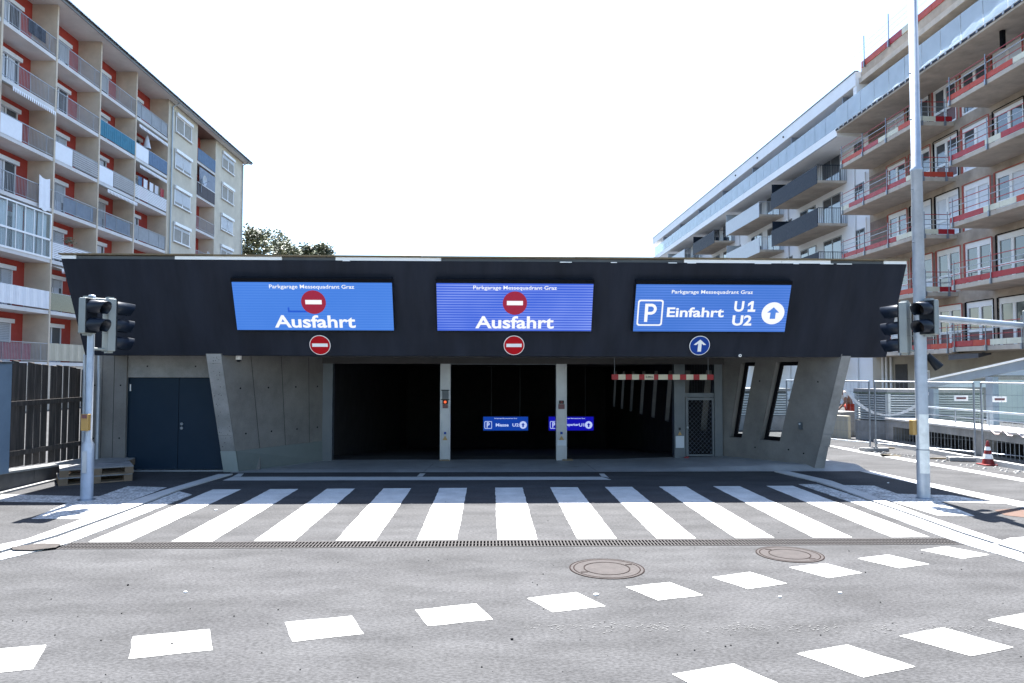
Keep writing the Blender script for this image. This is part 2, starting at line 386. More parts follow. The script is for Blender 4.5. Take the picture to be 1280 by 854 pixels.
band('kerb_stone', [(968, 590.2), (1019.7, 602.5), (1052, 613), (1087.4, 626.4), (1133.9, 642.3), (1205, 668), (1280, 692), (1360, 716)],
     [(985, 590.2), (1040, 602.5), (1075, 615.5), (1104.7, 626.4), (1152.5, 644.5), (1249.4, 676.9), (1300, 690), (1380, 712)], kerb_stone, -.02, .022)
band('gutter_stone', [(998, 605.7), (1067.5, 629.5), (1176, 671), (1218, 685), (1290, 706)],
     [(1022, 605.7), (1050, 614.5), (1131.5, 642.3), (1203, 668.5), (1278, 692.5)], worn_paint, -.02, .008)
# rusty strip and sand by the roadside
paint('rusty_patch', [(1243, 638), (1262, 636.2), (1300, 640), (1330, 645), (1290, 648), (1256, 644.5)], tile_red)
paint('sand_patch', [(1096, 568.5), (1112, 567), (1127, 569.5), (1124, 571.5), (1104, 571)], gravel)
paint('silt_patch', [(14, 686.5), (50, 681.8), (78, 682), (70, 687), (40, 690.5), (16, 690)], mat("silt", (.026, .021, .018), .9, var=.3, scale=14, speck=.3), z=.026)

# drain channel: cast grates, each a piece of its own
drain = thing('drainage_channel', (0, 8.85, 0), 'long slotted iron drain crossing the asphalt in front of the crosswalk', 'drain')
part('channel', MB().add([(-5.12, 8.7, -.12), (5.92, 8.7, -.12), (5.92, 9.03, -.12), (-5.12, 9.03, -.12), (-5.12, 8.7, 0), (5.92, 8.7, 0), (5.92, 9.03, 0), (-5.12, 9.03, 0)], [(0, 1, 2, 3), (0, 4, 5, 1), (2, 6, 7, 3), (1, 5, 6, 2), (3, 7, 4, 0)]), matt_black, drain)
gr = MB(); W_ = .5; nb = 12
for yy0, yy1 in ((8.71, 8.735), (8.86, 8.875), (9.0, 9.025)): gr.box(.002, W_-.002, yy0-8.7, yy1-8.7, -.002, .004)
for i in range(nb):
    x = (i+.5)*W_/nb
    for a0, a1 in ((.03, .16), (.175, .305)):
        gr.box(x-.009, x+.009, a0, a1, -.0005, .003)
gme = gr.mesh('grate', grate_m)
for k in range(22): inst('grate', gme, drain, (-5.1+k*W_, 8.7, 0))
# manholes
def flat(m): m.sm = [False]*len(m.sm); return m
def manhole(cx, cy, r, rot, label):
    t = thing('manhole_cover', (cx, cy, 0), label, 'manhole cover', 'manhole covers in the road')
    part('frame', flat(MB().lathe(cx, cy, [(r, -.01), (r, .004), (r*.93, .004), (r*.93, -.01)], 40)), rust, t)
    part('gap_ring', flat(MB().lathe(cx, cy, [(r*1.035, .0015), (r*.80, .0015)], 40)), rust_dark, t)
    m = MB().lathe(cx, cy, [(r*.90, -.01), (r*.90, .004), (r*.66, .0045), (r*.66, .002), (r*.63, .002)], 40)
    m.add([(cx+r*.63*math.cos(2*PI*k/40), cy+r*.63*math.sin(2*PI*k/40), .0035) for k in range(40)], [tuple(range(40))]); part('lid', flat(m), rust, t)
    for ra, rb_ in ((1.0, 1.035), (.895, .93), (.61, .64)): part('joint_ring', flat(MB().lathe(cx, cy, [(r*rb_, .0055), (r*ra, .0055)], 40)), rust_dark, t)
    for a in (rot, rot+PI):
        x, y = cx+.77*r*math.cos(a), cy+.76*r*math.sin(a)
        part('lifting_slot', MB().box(x-.035, x+.035, y-.014, y+.014, .0045, .0065), rust_dark, t)
manhole(1.25, 7.72, .385, .5, 'round iron manhole cover nearest the viewer, left of the other one')
manhole(3.45, 8.27, .36, 2.2, 'round iron manhole cover further right, close in front of the drain')
# loose litter on the road
for (px, py, s) in ((745, 744, .035), (1050, 742, .02), (975, 747, .025), (232, 741, .02), (867, 637, .03), (560, 672, .02), (930, 718, .02), (1110, 604, .03), (270, 638, .03), (160, 732, .015), (215, 806, .012), (640, 800, .012)):
    p = G(px, py); m = MB(); n = 6
    pts = [(p.x+s*random.uniform(.5, 1)*math.cos(2*PI*k/n), p.y+s*random.uniform(.5, 1)*math.sin(2*PI*k/n)) for k in range(n)]
    m.prism(pts, .002, .012)
    part('paint_scrap', m, white_m if s > .018 else matt_black, ground)

# remains of an old line, ground into flecks
rf = random.Random(4); fl = MB()
for k in range(900):
    px = rf.uniform(655, 1330); py = 784+rf.gauss(0, 2.6)+(px-655)*.004; p = G(px, py)
    if noise.noise(Vector((px*.02, 0, 3))) < rf.uniform(-.45, .45): continue
    q = rf.uniform(.003, .012); a = rf.uniform(0, PI)
    fl.add([(p.x+q*math.cos(a+t_)*w_, p.y+q*math.sin(a+t_), .0035) for t_, w_ in ((0, 1.4), (1.7, 1), (3.3, 1.3), (4.6, 1))], [(0, 1, 2, 3)])
part('faded_line_flecks', fl, mat("faded_paint", (.078, .078, .078), .8, var=.1), ground, kind='stuff')
gt_ = MB()
for k in range(150):   # grit and small stones
    px = rf.uniform(-20, 1300); py = rf.choice([rf.uniform(590, 700), rf.uniform(700, 860)]); p = G(px, py); q = rf.uniform(.002, .007)
    gt_.hexa([(p.x-q, p.y-q, .003), (p.x+q, p.y-q, .003), (p.x+q, p.y+q, .003), (p.x-q, p.y+q, .003)], [(p.x-q*.5, p.y-q*.6, .003+q), (p.x+q*.6, p.y-q*.4, .003+q), (p.x+q*.4, p.y+q*.5, .003+q), (p.x-q*.6, p.y+q*.5, .003+q)])
part('grit', gt_, mat("grit_stone", (.03, .028, .026), .9, var=.4, scale=2), ground, kind='stuff')

# ================================================================== PARKING GARAGE
garage = thing('parking_garage', (0, 16, 0), 'low dark parking garage entrance with slanted anthracite front and three gate openings', 'garage')
LEAN = .405
def yf(z): return 15.34-LEAN*z
GP = garage
# fascia (leaning, with depth) and what carries it
ft, fb = 4.195, 2.41
F = MB()
F.hexa([(-7.93, yf(fb), fb), (8.03, yf(fb), fb), (8.03, yf(fb)+.42, fb), (-7.93, yf(fb)+.42, fb)],
       [(-8.02, yf(ft), ft), (8.07, yf(ft), ft), (8.07, yf(ft)+.42, ft), (-8.02, yf(ft)+.42, ft)])
part('fascia', F, fascia_m, GP)
c = MB(); c.box(-7.9, 7.98, yf(fb)+.40, 17.05, fb+.02, fb+.28); part('soffit', c, conc, GP)
c = MB(); c.hexa([(-7.9, yf(fb+.3)+.425, fb+.3), (7.97, yf(fb+.3)+.425, fb+.3), (7.97, 17.3, fb+.3), (-7.9, 17.3, fb+.3)], [(-7.97, yf(ft-.02)+.425, ft-.02), (8.02, yf(ft-.02)+.425, ft-.02), (8.02, 17.3, ft-.02), (-7.97, 17.3, ft-.02)]); part('canopy_core', c, fascia_m, GP)
c = MB(); c.box(-8.3, 5.9, 17.29, 35, 2.46, 3.7); part('roof', c, conc, GP)
# roof edge: wood batten over white and black pieces
def xat(px): return (G(px, 600).x, 0)[0] if False else ((px-640)/FPX*13.6+.0306*13.6+.004)
yy = yf(ft)
for x0, x1, mt, nm, lb in ((-8.02, -7.75, white_m, 'edge_piece', 'short white edge piece'), (-7.75, -5.93, roof_dark, 'edge_gap', None), (-5.93, -3.93, white_m, 'edge_piece', None),
                   (-3.93, -2.93, roof_dark, 'edge_gap', None), (-2.93, -.93, white_m, 'edge_piece', None), (-.93, 3.72, roof_dark, 'edge_gap', None),
                   (3.72, 5.62, white_m, 'edge_piece', None), (5.62, 6.58, white_m, 'edge_piece', None), (6.58, 7.62, roof_dark, 'edge_gap', None), (7.62, 8.07, white_m, 'edge_piece', None)):
    d = .0 if mt is white_m else .03
    part(nm, MB().box(x0+.004, x1-.004, yy+d, yy+.4, ft+.001, ft+.062), mt, GP, lb)
for x0, x1, dz in ((-8.06, -5.2, .01), (-5.19, -1.3, .004), (-1.29, 1.6, .0), (1.61, 4.6, .004), (4.61, 8.1, .002)):
    part('batten', MB().box(x0, x1, yy-.035, yy+.35, ft+.064+dz, ft+.092+dz), batten, GP)
part('batten', MB().box(-.2, 2.1, yy+.1, yy+.3, ft+.094, ft+.115), batten, GP)
for k in range(9):   # loose white scraps hanging at the edge
    x = random.uniform(-3, 7); part('render_scrap', MB().box(x, x+random.uniform(.1, .35), yy-.006, yy+.01, ft-.012, ft+.003), white_m, GP)

# generic ruled wall with slanted openings
def ruled(P, th, bounds, holes, zs, parent, name, mt, mt_rev=None):
    """P(s,z) inner face point; th(s,z) thickness vector; bounds: lists of (s_low,s_high) at z refs zs=(zl,zh,z0,z1)"""
    zl, zh, z0, z1 = zs
    def S(b, z): return b[0]+(b[1]-b[0])*(z-zl)/(zh-zl)
    m = MB(); inner = []; rows = [z0, zl, zh, z1]
    def q(a, b, za, zb, n=4):
        for k in range(n):   # subdivided so the ruled surface stays smooth
            za_, zb_ = za+(zb-za)*k/n, za+(zb-za)*(k+1)/n
            pts = [P(S(a, za_), za_), P(S(b, za_), za_), P(S(b, zb_), zb_), P(S(a, zb_), zb_)]
            out = [p+th for p in pts]
            m.add(pts+out, [(0, 1, 2, 3), (7, 6, 5, 4)])
    for i in range(len(bounds)-1):
        a, b = bounds[i], bounds[i+1]
        for r_ in range(3):
            if i in holes and r_ == 1: continue
            q(a, b, rows[r_], rows[r_+1], 1 if r_ != 1 else 6)
    # ends
    for b in (bounds[0], bounds[-1]):
        for r_ in range(3):
            a0, a1 = P(S(b, rows[r_]), rows[r_]), P(S(b, rows[r_+1]), rows[r_+1])
            m.add([a0, a1, a1+th, a0+th], [(0, 1, 2, 3)])
    wall = part(name, m, mt, parent)
    for i in holes:
        a, b = bounds[i], bounds[i+1]
        rv = MB(); c4 = [P(S(a, zl), zl), P(S(b, zl), zl), P(S(b, zh), zh), P(S(a, zh), zh)]
        for k in range(4):
            p, p2 = c4[k], c4[(k+1) % 4]; rv.add([p, p2, p2+th, p+th], [(0, 1, 2, 3)])
        part('reveal', rv, mt_rev or mt, parent)
        # frame + pane, sub-part of the wall
        f = MB(); cc = sum(c4, Vector())/4; w = .1
        inn = [p+(cc-p)*0 for p in c4]
        eh = (c4[1]-c4[0]).normalized(); ev = (c4[3]-c4[0]).normalized()
        i4 = [c4[0]+eh*.07+ev*.09, c4[1]-eh*.07+ev*.09, c4[2]-eh*.07-ev*.09, c4[3]+eh*.07-ev*.09]
        o1, o2 = th*.62, th*.85
        for k in range(4):
            a_, b_ = c4[k], c4[(k+1) % 4]; ai, bi = i4[k], i4[(k+1) % 4]
            f.hexa([a_+o1, b_+o1, bi+o1, ai+o1], [a_+o2, b_+o2, bi+o2, ai+o2])
        fr = part('window_frame', f, matt_black, parent)
        pm = MB().add([p+th*.74 for p in i4], [(0, 1, 2, 3)])
        part('pane', pm, clear_glass, fr)
    return wall
def Pr(s, z):
    k = z/2.41
    f = Vector((6.93+.17*k, 15.3-.95*k, z)); b = Vector((5.55, 17.2, z)); return f+(b-f)*s
ruled(Pr, Vector((.22, .16, 0)), [(0, 0), (.376, .31), (.577, .49), (.771, .671), (.905, .799), (1, 1)], {1, 3}, (.56, 2.33, -.02, 2.47), GP, 'splay_wall', conc)
# pale end face strip of that wall (its lit tone put into a paler colour, joints showing)
for za, zb in ((0, .52), (.525, .80), (.805, 2.43)):
    def E(z, dx): return Pr(0, z)+Vector((dx, -.012 if dx < .1 else -.010, 0))
    m = MB(); m.hexa([Pr(0, za)+Vector((0, -.012, 0)), Pr(0, za)+Vector((.215, -.012, 0)), Pr(0, za)+Vector((.225, .16, 0)), Pr(0, za)+Vector((.01, .02, 0))],
                     [Pr(0, zb)+Vector((0, -.012, 0)), Pr(0, zb)+Vector((.19, -.012, 0)), Pr(0, zb)+Vector((.225, .16, 0)), Pr(0, zb)+Vector((.01, .02, 0))])
    part('wall_end', m, conc_light, GP)
# left splay wall
def Pl(s, z):
    k = z/2.41
    f = Vector((-5.235-.045*k, 15.3-.95*k, z)); b = Vector((-3.88, 17.2, z)); return f+(b-f)*s
m = MB(); n = 10
for i in range(n):
    for j in range(6):
        s0, s1, z0, z1 = i/n, (i+1)/n, 2.45*j/6, 2.45*(j+1)/6
        th = Vector((-.28, .2, 0)); a = [Pl(s0, z0), Pl(s1, z0), Pl(s1, z1), Pl(s0, z1)]
        m.add(a+[p+th for p in a], [(0, 1, 2, 3), (7, 6, 5, 4)])
part('splay_wall', m, conc, GP)
for s_ in (.24, .52, .8):       # board joints
    m = MB(); a = [Pl(s_, .45), Pl(s_+.004, .45), Pl(s_+.004, 2.42), Pl(s_, 2.42)]; o = Vector((.006, -.004, 0))
    m.add([p+o for p in a], [(0, 1, 2, 3)]); part('board_joint', m, dark_in, GP)
m = MB(); a = [Pl(0, 0), Pl(1, 0), Pl(1, .47), Pl(0, .45)]; o = Vector((.02, -.012, 0)); m.hexa([p+o for p in a], a); part('plinth', m, plinth_m, GP)
# left leaning column with painted foot
def cl(z): k = z/2.41; return -5.535-.045*k, -5.24-.05*k, 15.3-.95*k
for za, zb in ((.45, .78), (.785, 2.25), (2.255, 2.44)):
    xa0, xa1, ya = cl(za); xb0, xb1, yb = cl(zb)
    m = MB().hexa([(xa0, ya-.012, za), (xa1, ya-.012, za), (xa1+.02, ya+.14, za), (xa0, ya+.3, za)], [(xb0, yb-.012, zb), (xb1, yb-.012, zb), (xb1+.02, yb+.14, zb), (xb0, yb+.3, zb)])
    part('column', m, conc_light, GP)
xa0, xa1, ya = cl(0); xb0, xb1, yb = cl(.45)
part('column_foot', MB().hexa([(xa0-.006, ya-.02, 0), (xa1+.006, ya-.02, 0), (xa1+.02, ya+.2, 0), (xa0-.006, ya+.3, 0)], [(xb0-.006, yb-.02, .45), (xb1+.006, yb-.02, .45), (xb1+.03, yb+.2, .45), (xb0-.006, yb+.3, .45)]),
     mat("column_foot_paint", (.27, .31, .3), .6, var=.05), GP)
# plant room front: left wall panel, beam and blue double door
part('side_wall', MB().box(-8.42, -7.6, 15.33, 15.6, 0, 2.5), conc, GP)
for x in (-8.1, -7.86): part('board_joint', MB().box(x, x+.008, 15.326, 15.33, 0, 2.42), dark_in, GP)
part('door_beam', MB().box(-7.6, -5.3, 15.38, 15.6, 1.965, 2.5), conc_light, GP)
part('back_wall', MB().box(-7.6, -4.9, 15.62, 15.7, 0, 2.5), conc, GP)
part('outer_wall', MB().box(-8.42, -8.3, 15.61, 35, 0, 2.459), conc, GP)
part('door_sill', MB().box(-7.6, -5.42, 15.36, 15.6, 0, .028), door_dirt, GP)
for x0, x1 in ((-7.585, -6.56), (-6.55, -5.47)):
    d = part('door_leaf', MB().box(x0, x1, 15.43, 15.48, .04, 1.955), blue_door, GP, bevel=.004)
    if x0 < -7:
        part('hinge', MB().box(-7.575, -7.55, 15.418, 15.43, 1.68, 1.82), white_m, d)
    else:
        part('hinge', MB().box(-5.57, -5.55, 15.418, 15.43, .1, .24), white_m, d)
        part('lock_rose', MB().tube((-6.48, 15.41, .99), (-6.48, 15.43, .99), .03), galv, d)
        part('lock_rose', MB().tube((-6.48, 15.41, .9), (-6.48, 15.43, .9), .03), galv, d)
part('door_gap', MB().box(-6.56, -6.55, 15.45, 15.5, .03, 1.96), matt_black, GP)
part('door_frame', MB().box(-7.6, -7.586, 15.40, 15.5, 0, 1.965), blue_door, GP)
for x in (-8.34, -8.05):   # two galvanised pipes up the corner
    part('corner_pipe', MB().tube((x+.0, 15.1, 0), (x, 15.1, 2.44), .032), galv2, GP)
# gate plane
YG = 17.2
part('gate_lintel', MB().box(-3.95, 5.6, YG-.13, YG+.12, 2.285, 2.45), mat("gate_lintel_grey", (.045, .042, .04), .7, var=.08), GP)
part('gate_rail', MB().box(-.92, 1.57, YG-.15, YG-.13, 2.27, 2.29), steel_grey, GP)
def gate_column(x0, x1, z0=0.0):
    m = MB().box(x0, x1, YG-.1, YG+.1, z0, 2.285)
    o = part('gate_column', m, col_alu, GP)
    part('guide_rail', MB().box(x0, x0+.035, YG-.125, YG-.1, z0, 2.285), col_alu, o)
    part('guide_rail', MB().box(x1-.035, x1, YG-.125, YG-.1, z0, 2.285), col_alu, o)
    return o
def tri(cx, z, s, y): return MB().hexa([(cx-s, y, z), (cx+s, y, z), (cx+.001, y, z+1.7*s), (cx-.001, y, z+1.7*s)], [(cx-s, y+.01, z), (cx+s, y+.01, z), (cx+.001, y+.01, z+1.7*s), (cx-.001, y+.01, z+1.7*s)])
yc = YG-.14
c1 = gate_column(-1.17, -.93)
part('panel', MB().box(-1.12, -.98, yc-.02, YG-.1, 1.46, 1.66), steel_grey, c1)
part('panel_bar', MB().box(-1.15, -.95, yc-.03, YG-.1, 1.655, 1.67), matt_black, c1)
part('panel_bar', MB().box(-1.15, -.95, yc-.03, YG-.1, 1.435, 1.45), matt_black, c1)
part('lamp_housing', MB().box(-1.11, -.99, yc-.02, YG-.1, 1.335, 1.43), black, c1)
part('signal_lamp', MB().tube((-1.05, yc-.035, 1.385), (-1.05, yc-.02, 1.385), .032), led_amber, c1)
part('label_plate', MB().box(-1.11, -.99, yc-.01, YG-.1, 1.24, 1.325), maroon, c1)
part('key_switch', MB().box(-1.075, -1.025, yc-.01, YG-.1, .63, .68), blue_sign, c1)
part('warning_sign', tri(-1.05, .49, .06, yc), yellow_m, c1)
c2_ = gate_column(1.575, 1.825)
part('lamp_housing', MB().box(1.645, 1.755, yc-.02, YG-.1, 1.345, 1.42), black, c2_)
part('signal_lamp', MB().tube((1.70, yc-.035, 1.383), (1.70, yc-.02, 1.383), .03), mat("lamp_off_red", (.12, .008, .012), .3, var=0), c2_)
part('label_plate', MB().box(1.63, 1.77, yc-.01, YG-.1, 1.22, 1.335), maroon, c2_)
part('key_switch', MB().box(1.675, 1.725, yc-.01, YG-.1, .63, .68), blue_sign, c2_)
part('warning_sign', tri(1.70, .49, .06, yc), yellow_m, c2_)
part('notice', MB().box(1.60, 1.80, yc-.005, YG-.1, .36, .49), pale_metal, c2_)
c3 = part('gate_column', MB().box(4.40, 4.66, YG-.1, YG+.1, 0, 2.285), steel_grey, GP)
part('key_switch', MB().box(4.50, 4.55, YG-.11, YG-.1, .72, .78), black, c3)
part('warning_sign', tri(4.525, .60, .05, YG-.115), yellow_m, c3)
part('notice', MB().box(4.425, 4.625, YG-.115, YG-.1, .30, .58), pale_metal, c3)
part('rubbish', MB().hexa([(4.60, 16.98, .06), (4.72, 16.98, .06), (4.72, 17.05, .06), (4.60, 17.05, .06)], [(4.62, 17.0, .1), (4.7, 17.0, .11), (4.7, 17.03, .1), (4.62, 17.03, .1)]), cone_red, GP)
for x in (-1.18, 1.72): part('column_base', MB().box(x, x+.24, YG-.16, YG+.05, 0, .035), batten, GP)
part('gate_jamb', MB().box(-3.93, -3.70, YG-.1, YG+.12, 0, 2.285), steel_grey, GP)
part('gate_jamb', MB().box(5.37, 5.56, YG-.1, YG+.1, 0, 2.285), steel_grey, GP)
part('transom', MB().box(4.66, 5.37, YG-.06, YG+.05, 1.50, 1.60), steel_grey, GP)
lf = MB(); lf.box(4.68, 4.745, YG-.07, YG, .1, 1.49); lf.box(5.32, 5.365, YG-.07, YG, .1, 1.49); lf.box(4.745, 5.32, YG-.07, YG, 1.43, 1.49); lf.box(4.745, 5.32, YG-.07, YG, .1, .14)
leafd = part('mesh_door', lf, steel_grey, GP)
part('door_knob', MB().tube((4.72, YG-.11, .78), (4.72, YG-.07, .78), .022), galv, leafd)
wm = MB(); x0, x1, z0, z1 = 4.745, 5.32, .14, 1.43
for sgn in (1, -1):
    k = -2.0
    while k < 2.6:
        pts = []
        for t in [i/40 for i in range(41)]:
            x = x0+(x1-x0)*t; z = z0+k+sgn*(x-x0)*1.05
            if z0 <= z <= z1: pts.append((x, z))
        if len(pts) > 1: wm.tube((pts[0][0], YG-.03, pts[0][1]), (pts[-1][0], YG-.03, pts[-1][1]), .0045, n=4, cap=False)
        k += .105
part('wire_mesh', wm, galv, leafd)
um = MB()
for i in range(11): um.tube((4.66+i*.065, YG, 1.6), (4.66+i*.065, YG, 2.285), .003, n=4, cap=False)
part('upper_mesh', um, steel_grey, GP)
# interior: ramp, walls, ceiling; the room's shade is put into their dark colour
R0, R1 = 17.3, 35.0
def rz(y): return 0.0 if y < 18 else -(y-18)*.09
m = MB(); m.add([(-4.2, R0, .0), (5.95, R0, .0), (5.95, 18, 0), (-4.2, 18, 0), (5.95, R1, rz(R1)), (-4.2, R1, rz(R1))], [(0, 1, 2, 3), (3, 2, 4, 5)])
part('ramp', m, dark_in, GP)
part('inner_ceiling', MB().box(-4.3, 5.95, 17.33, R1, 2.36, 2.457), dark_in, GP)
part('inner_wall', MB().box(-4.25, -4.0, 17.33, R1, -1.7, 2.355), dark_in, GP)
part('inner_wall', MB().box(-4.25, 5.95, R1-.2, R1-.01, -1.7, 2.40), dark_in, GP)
def Pi(s, z): return Vector((5.6, 17.33+s*(R1-.25-17.33), z))
LN = R1-.25-17.33
bd = [(0, 0)]; hs = set()
for k in range(8):
    y = 18.55+k*1.95-17.33; bd += [((y)/LN, (y-.55)/LN), ((y+.52)/LN, (y-.03)/LN)]; hs.add(2*k+1)
bd.append((1, 1))
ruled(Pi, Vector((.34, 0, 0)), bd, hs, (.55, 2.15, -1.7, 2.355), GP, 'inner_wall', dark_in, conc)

# tie holes and blowholes in the cast concrete
rh = random.Random(21)
for s_ in (.12, .38, .66, .9):
    for z_ in (.8, 1.75):
        p = Pl(s_, z_); e_ = (Pl(s_+.01, z_)-Pl(s_, z_)).normalized(); n_ = Vector((e_.y, -e_.x, 0)); n_ = n_ if n_.x > 0 else -n_
        part('tie_hole', MB().tube(p+n_*.003-n_*.01, p+n_*.006, .018, n=10), matt_black, GP)
for s_, z_ in ((.13, .35), (.13, 1.9), (.62, .38), (.62, 1.9), (.28, .40)):
    p = Pr(s_, z_); e_ = (Pr(s_+.01, z_)-Pr(s_, z_)).normalized(); n_ = Vector((e_.y, -e_.x, 0)); n_ = n_ if n_.y < 0 else -n_
    part('tie_hole', MB().tube(p-n_*.01, p+n_*.006, .016, n=10), matt_black, GP)
for x_, z_ in ((-8.25, .7), (-7.72, .7), (-8.25, 1.8), (-7.72, 1.8), (-7.2, 2.2), (-6.2, 2.2)):
    yy_ = 15.33 if x_ < -7.6 else 15.38
    part('tie_hole', MB().tube((x_, yy_+.01, z_), (x_, yy_-.004, z_), .016, n=10), matt_black, GP)
bh = MB()
for k in range(46):
    z_ = rh.uniform(.5, 2.38); q0, q1, yq = cl(z_); x_ = rh.uniform(q0+.03, q1-.03); rr_ = rh.uniform(.003, .009)
    bh.tube((x_, yq-.008, z_), (x_, yq-.0145, z_), rr_, n=6)
part('blowholes', bh, matt_black, GP, kind='stuff')
# ------------------------------------------------------------------ display boards and signs on the leaning front
FR = Matrix(((1, 0, 0), (0, -LEAN, -1), (0, 1, -LEAN)))   # local right, up, outward
nrm = math.sqrt(1+LEAN*LEAN)
FR = Matrix(((1, 0, 0), (0, -LEAN/nrm, -1/nrm), (0, 1/nrm, -LEAN/nrm)))
def leaning(name, x, z, off, label, cat, group=None):
    o = bpy.data.objects.new(name, None); col.objects.link(o); o.empty_display_size = .2
    p = Vector((x, yf(z), z))+FR@Vector((0, 0, off))
    o.matrix_world = Matrix.Translation(p) @ FR.to_4x4(); WL[o.name] = Vector((0, 0, 0)); return tag(o, label, cat, group)
def disc(u, v, r, w0, w1, n=32, sx=1): 
    m = MB(); pts = [(u+r*sx*math.cos(2*PI*k/n), v+r*math.sin(2*PI*k/n)) for k in range(n)]; return m.prism(pts, w0, w1)
def lettering(par, txt, u, v, w, h, bold=.035, wz=.012, mt=None, name='lettering', sk=0):
    me = text_mesh(txt, w, h, bold, sk=sk); me.materials.append(mt or led_white)
    for vv in me.vertices: vv.co.x += u; vv.co.y += v; vv.co.z += wz
    return sub(name, me, par)
def board(x0, x1, screen, label):
    cx = (x0+x1)/2; w = (x1-x0)*.992; z0, z1 = 2.945, 3.845
    h = (z1-z0)*nrm*.985; cz = (z0+z1)/2
    b = leaning('display_board', cx, cz-.008, .002, label, 'display board', 'LED display boards on the garage front')
    D = .13
    m = MB(); m.box(-w/2-.012, w/2+.012, -h/2-.02, h/2+.075, 0, D-.012); part('case', m, black, b, bevel=.01)
    part('screen', MB().box(-w/2, w/2, -h/2, h/2, D-.011, D), screen, b)
    m = MB(); m.box(-w/2-.012, w/2+.012, h/2+.001, h/2+.075, D-.011, D+.012); part('hood', m, matt_black, b)
    part('bracket', MB().box(-w/2+.3, w/2-.3, -h/2-.045, -h/2-.021, 0, .05), matt_black, b)
    return b, w, h, D
def vv(h, f): return h/2-f*h
b, w, h, D = board(-4.885, -1.855, led_a, 'left LED board reading Ausfahrt, with a stray blue line beside its red symbol')
lettering(b, "Parkgarage Messequadrant Graz", -.01, vv(h, .10), 1.6, .098, .012, D+.004)
part('no_entry_symbol', disc(0, vv(h, .41), .235, D, D+.003), led_red, b)
part('white_bar', MB().box(-.155, .155, vv(h, .41)-.04, vv(h, .41)+.045, D+.003, D+.006), led_white, b)
part('stray_line', MB().box(-.50, -.13, vv(h, .625), vv(h, .585), D+.0005, D+.002).box(-.50, -.47, vv(h, .585), vv(h, .52), D+.0005, D+.002), led_line, b)
lettering(b, "Ausfahrt", 0, vv(h, .815), 1.55, .255, .024, D+.004)
b, w, h, D = board(-1.035, 1.99, led_b, 'middle LED board reading Ausfahrt, banded with bright lines')
lettering(b, "Parkgarage Messequadrant Graz", 0, vv(h, .10), 1.6, .098, .012, D+.004)
part('no_entry_symbol', disc(0, vv(h, .41), .235, D, D+.003), led_red, b)
part('white_bar', MB().box(-.155, .155, vv(h, .41)-.04, vv(h, .41)+.045, D+.003, D+.006), led_white, b)
lettering(b, "Ausfahrt", 0, vv(h, .815), 1.53, .255, .024, D+.004)
b, w, h, D = board(2.795, 5.825, led_c, 'right LED board reading Einfahrt U1 U2 with parking symbol and arrow')
lettering(b, "Parkgarage Messequadrant Graz", -.02, vv(h, .165), 1.58, .092, .012, D+.004)
def rrect(u, v, w, h, r, n=5):
    pts = []
    for cx, cy, a in ((u+w/2-r, v+h/2-r, 0), (u-w/2+r, v+h/2-r, 90), (u-w/2+r, v-h/2+r, 180), (u+w/2-r, v-h/2+r, 270)):
        for k in range(n+1): pts.append((cx+r*math.cos(R(a+90*k/n)), cy+r*math.sin(R(a+90*k/n))))
    return pts
def ring(u, v, w, h, t, r, z0, z1):
    a = rrect(u, v, w, h, r); bb = rrect(u, v, w-2*t, h-2*t, r*.7); n = len(a)
    return MB().add([(*p, z1) for p in a]+[(*p, z1) for p in bb], [(i, (i+1) % n, n+(i+1) % n, n+i) for i in range(n)])
pv = vv(h, .60)
part('parking_symbol_frame', ring(-1.2, pv, .50, .53, .03, .05, D+.002, D+.004), led_white, b)
def stroke_P(u, v, hh, z):   # a plain bold P: stem and bowl
    m = MB(); t = .062; w_ = .23; x0 = u-w_/2
    m.add([(x0, v-hh/2, z), (x0+t, v-hh/2, z), (x0+t, v+hh/2, z), (x0, v+hh/2, z)], [(0, 1, 2, 3)])
    ro, n = hh*.30, 14; cy = v+hh/2-ro; cx = x0+w_-ro
    ou = [(x0+t, v+hh/2)]+[(cx+ro*math.cos(R(90-180*k/n)), cy+ro*math.sin(R(90-180*k/n))) for k in range(n+1)]+[(x0+t, v+hh/2-2*ro)]
    ri = ro-t*.9; inn = [(x0+t, v+hh/2-t*.9)]+[(cx+ri*math.cos(R(90-180*k/n)), cy+ri*math.sin(R(90-180*k/n))) for k in range(n+1)]+[(x0+t, v+hh/2-2*ro+t*.9)]
    N_ = len(ou); m.add([(*p, z) for p in ou]+[(*p, z) for p in inn], [(i+1, i, N_+i, N_+i+1) for i in range(N_-1)]); return m
part('parking_letter', stroke_P(-1.19, pv, .37, D+.004), led_white, b)
lettering(b, "Einfahrt", -.31, vv(h, .585), 1.12, .20, .024, D+.004, sk=.0)
lettering(b, "U", .535, vv(h, .455), .19, .215, .03, D+.004, sk=0)
one = [(.075, .108), (.02, .108), (-.065, .055), (-.065, .0), (.015, .045), (.015, -.062), (-.055, -.062), (-.055, -.108), (.135, -.108), (.135, -.062), (.075, -.062)]
part('lettering', MB().prism([(u*.78+.755, v+vv(h, .455)) for u, v in one], D+.002, D+.004), led_white, b)
lettering(b, "U2", .625, vv(h, .755), .385, .215, .03, D+.004, sk=0)
part('arrow_disc', disc(1.22, pv, .225, D, D+.003), led_white, b)
def arrow(u, v, s, z0, z1, mt, par, nm='arrow'):
    pts = [(u, v+s), (u+.95*s, v+.12*s), (u+.42*s, v+.12*s), (u+.42*s, v-.9*s), (u-.42*s, v-.9*s), (u-.42*s, v+.12*s), (u-.95*s, v+.12*s)]
    part(nm, MB().prism(pts[::-1], z0, z1), mt, par)
arrow(1.22, pv, .125, D+.003, D+.006, mat("led_blue_flat", (.01, .01, .02), .5, var=0, emit=(.06, .22, .72), estr=1/EXPO), b)
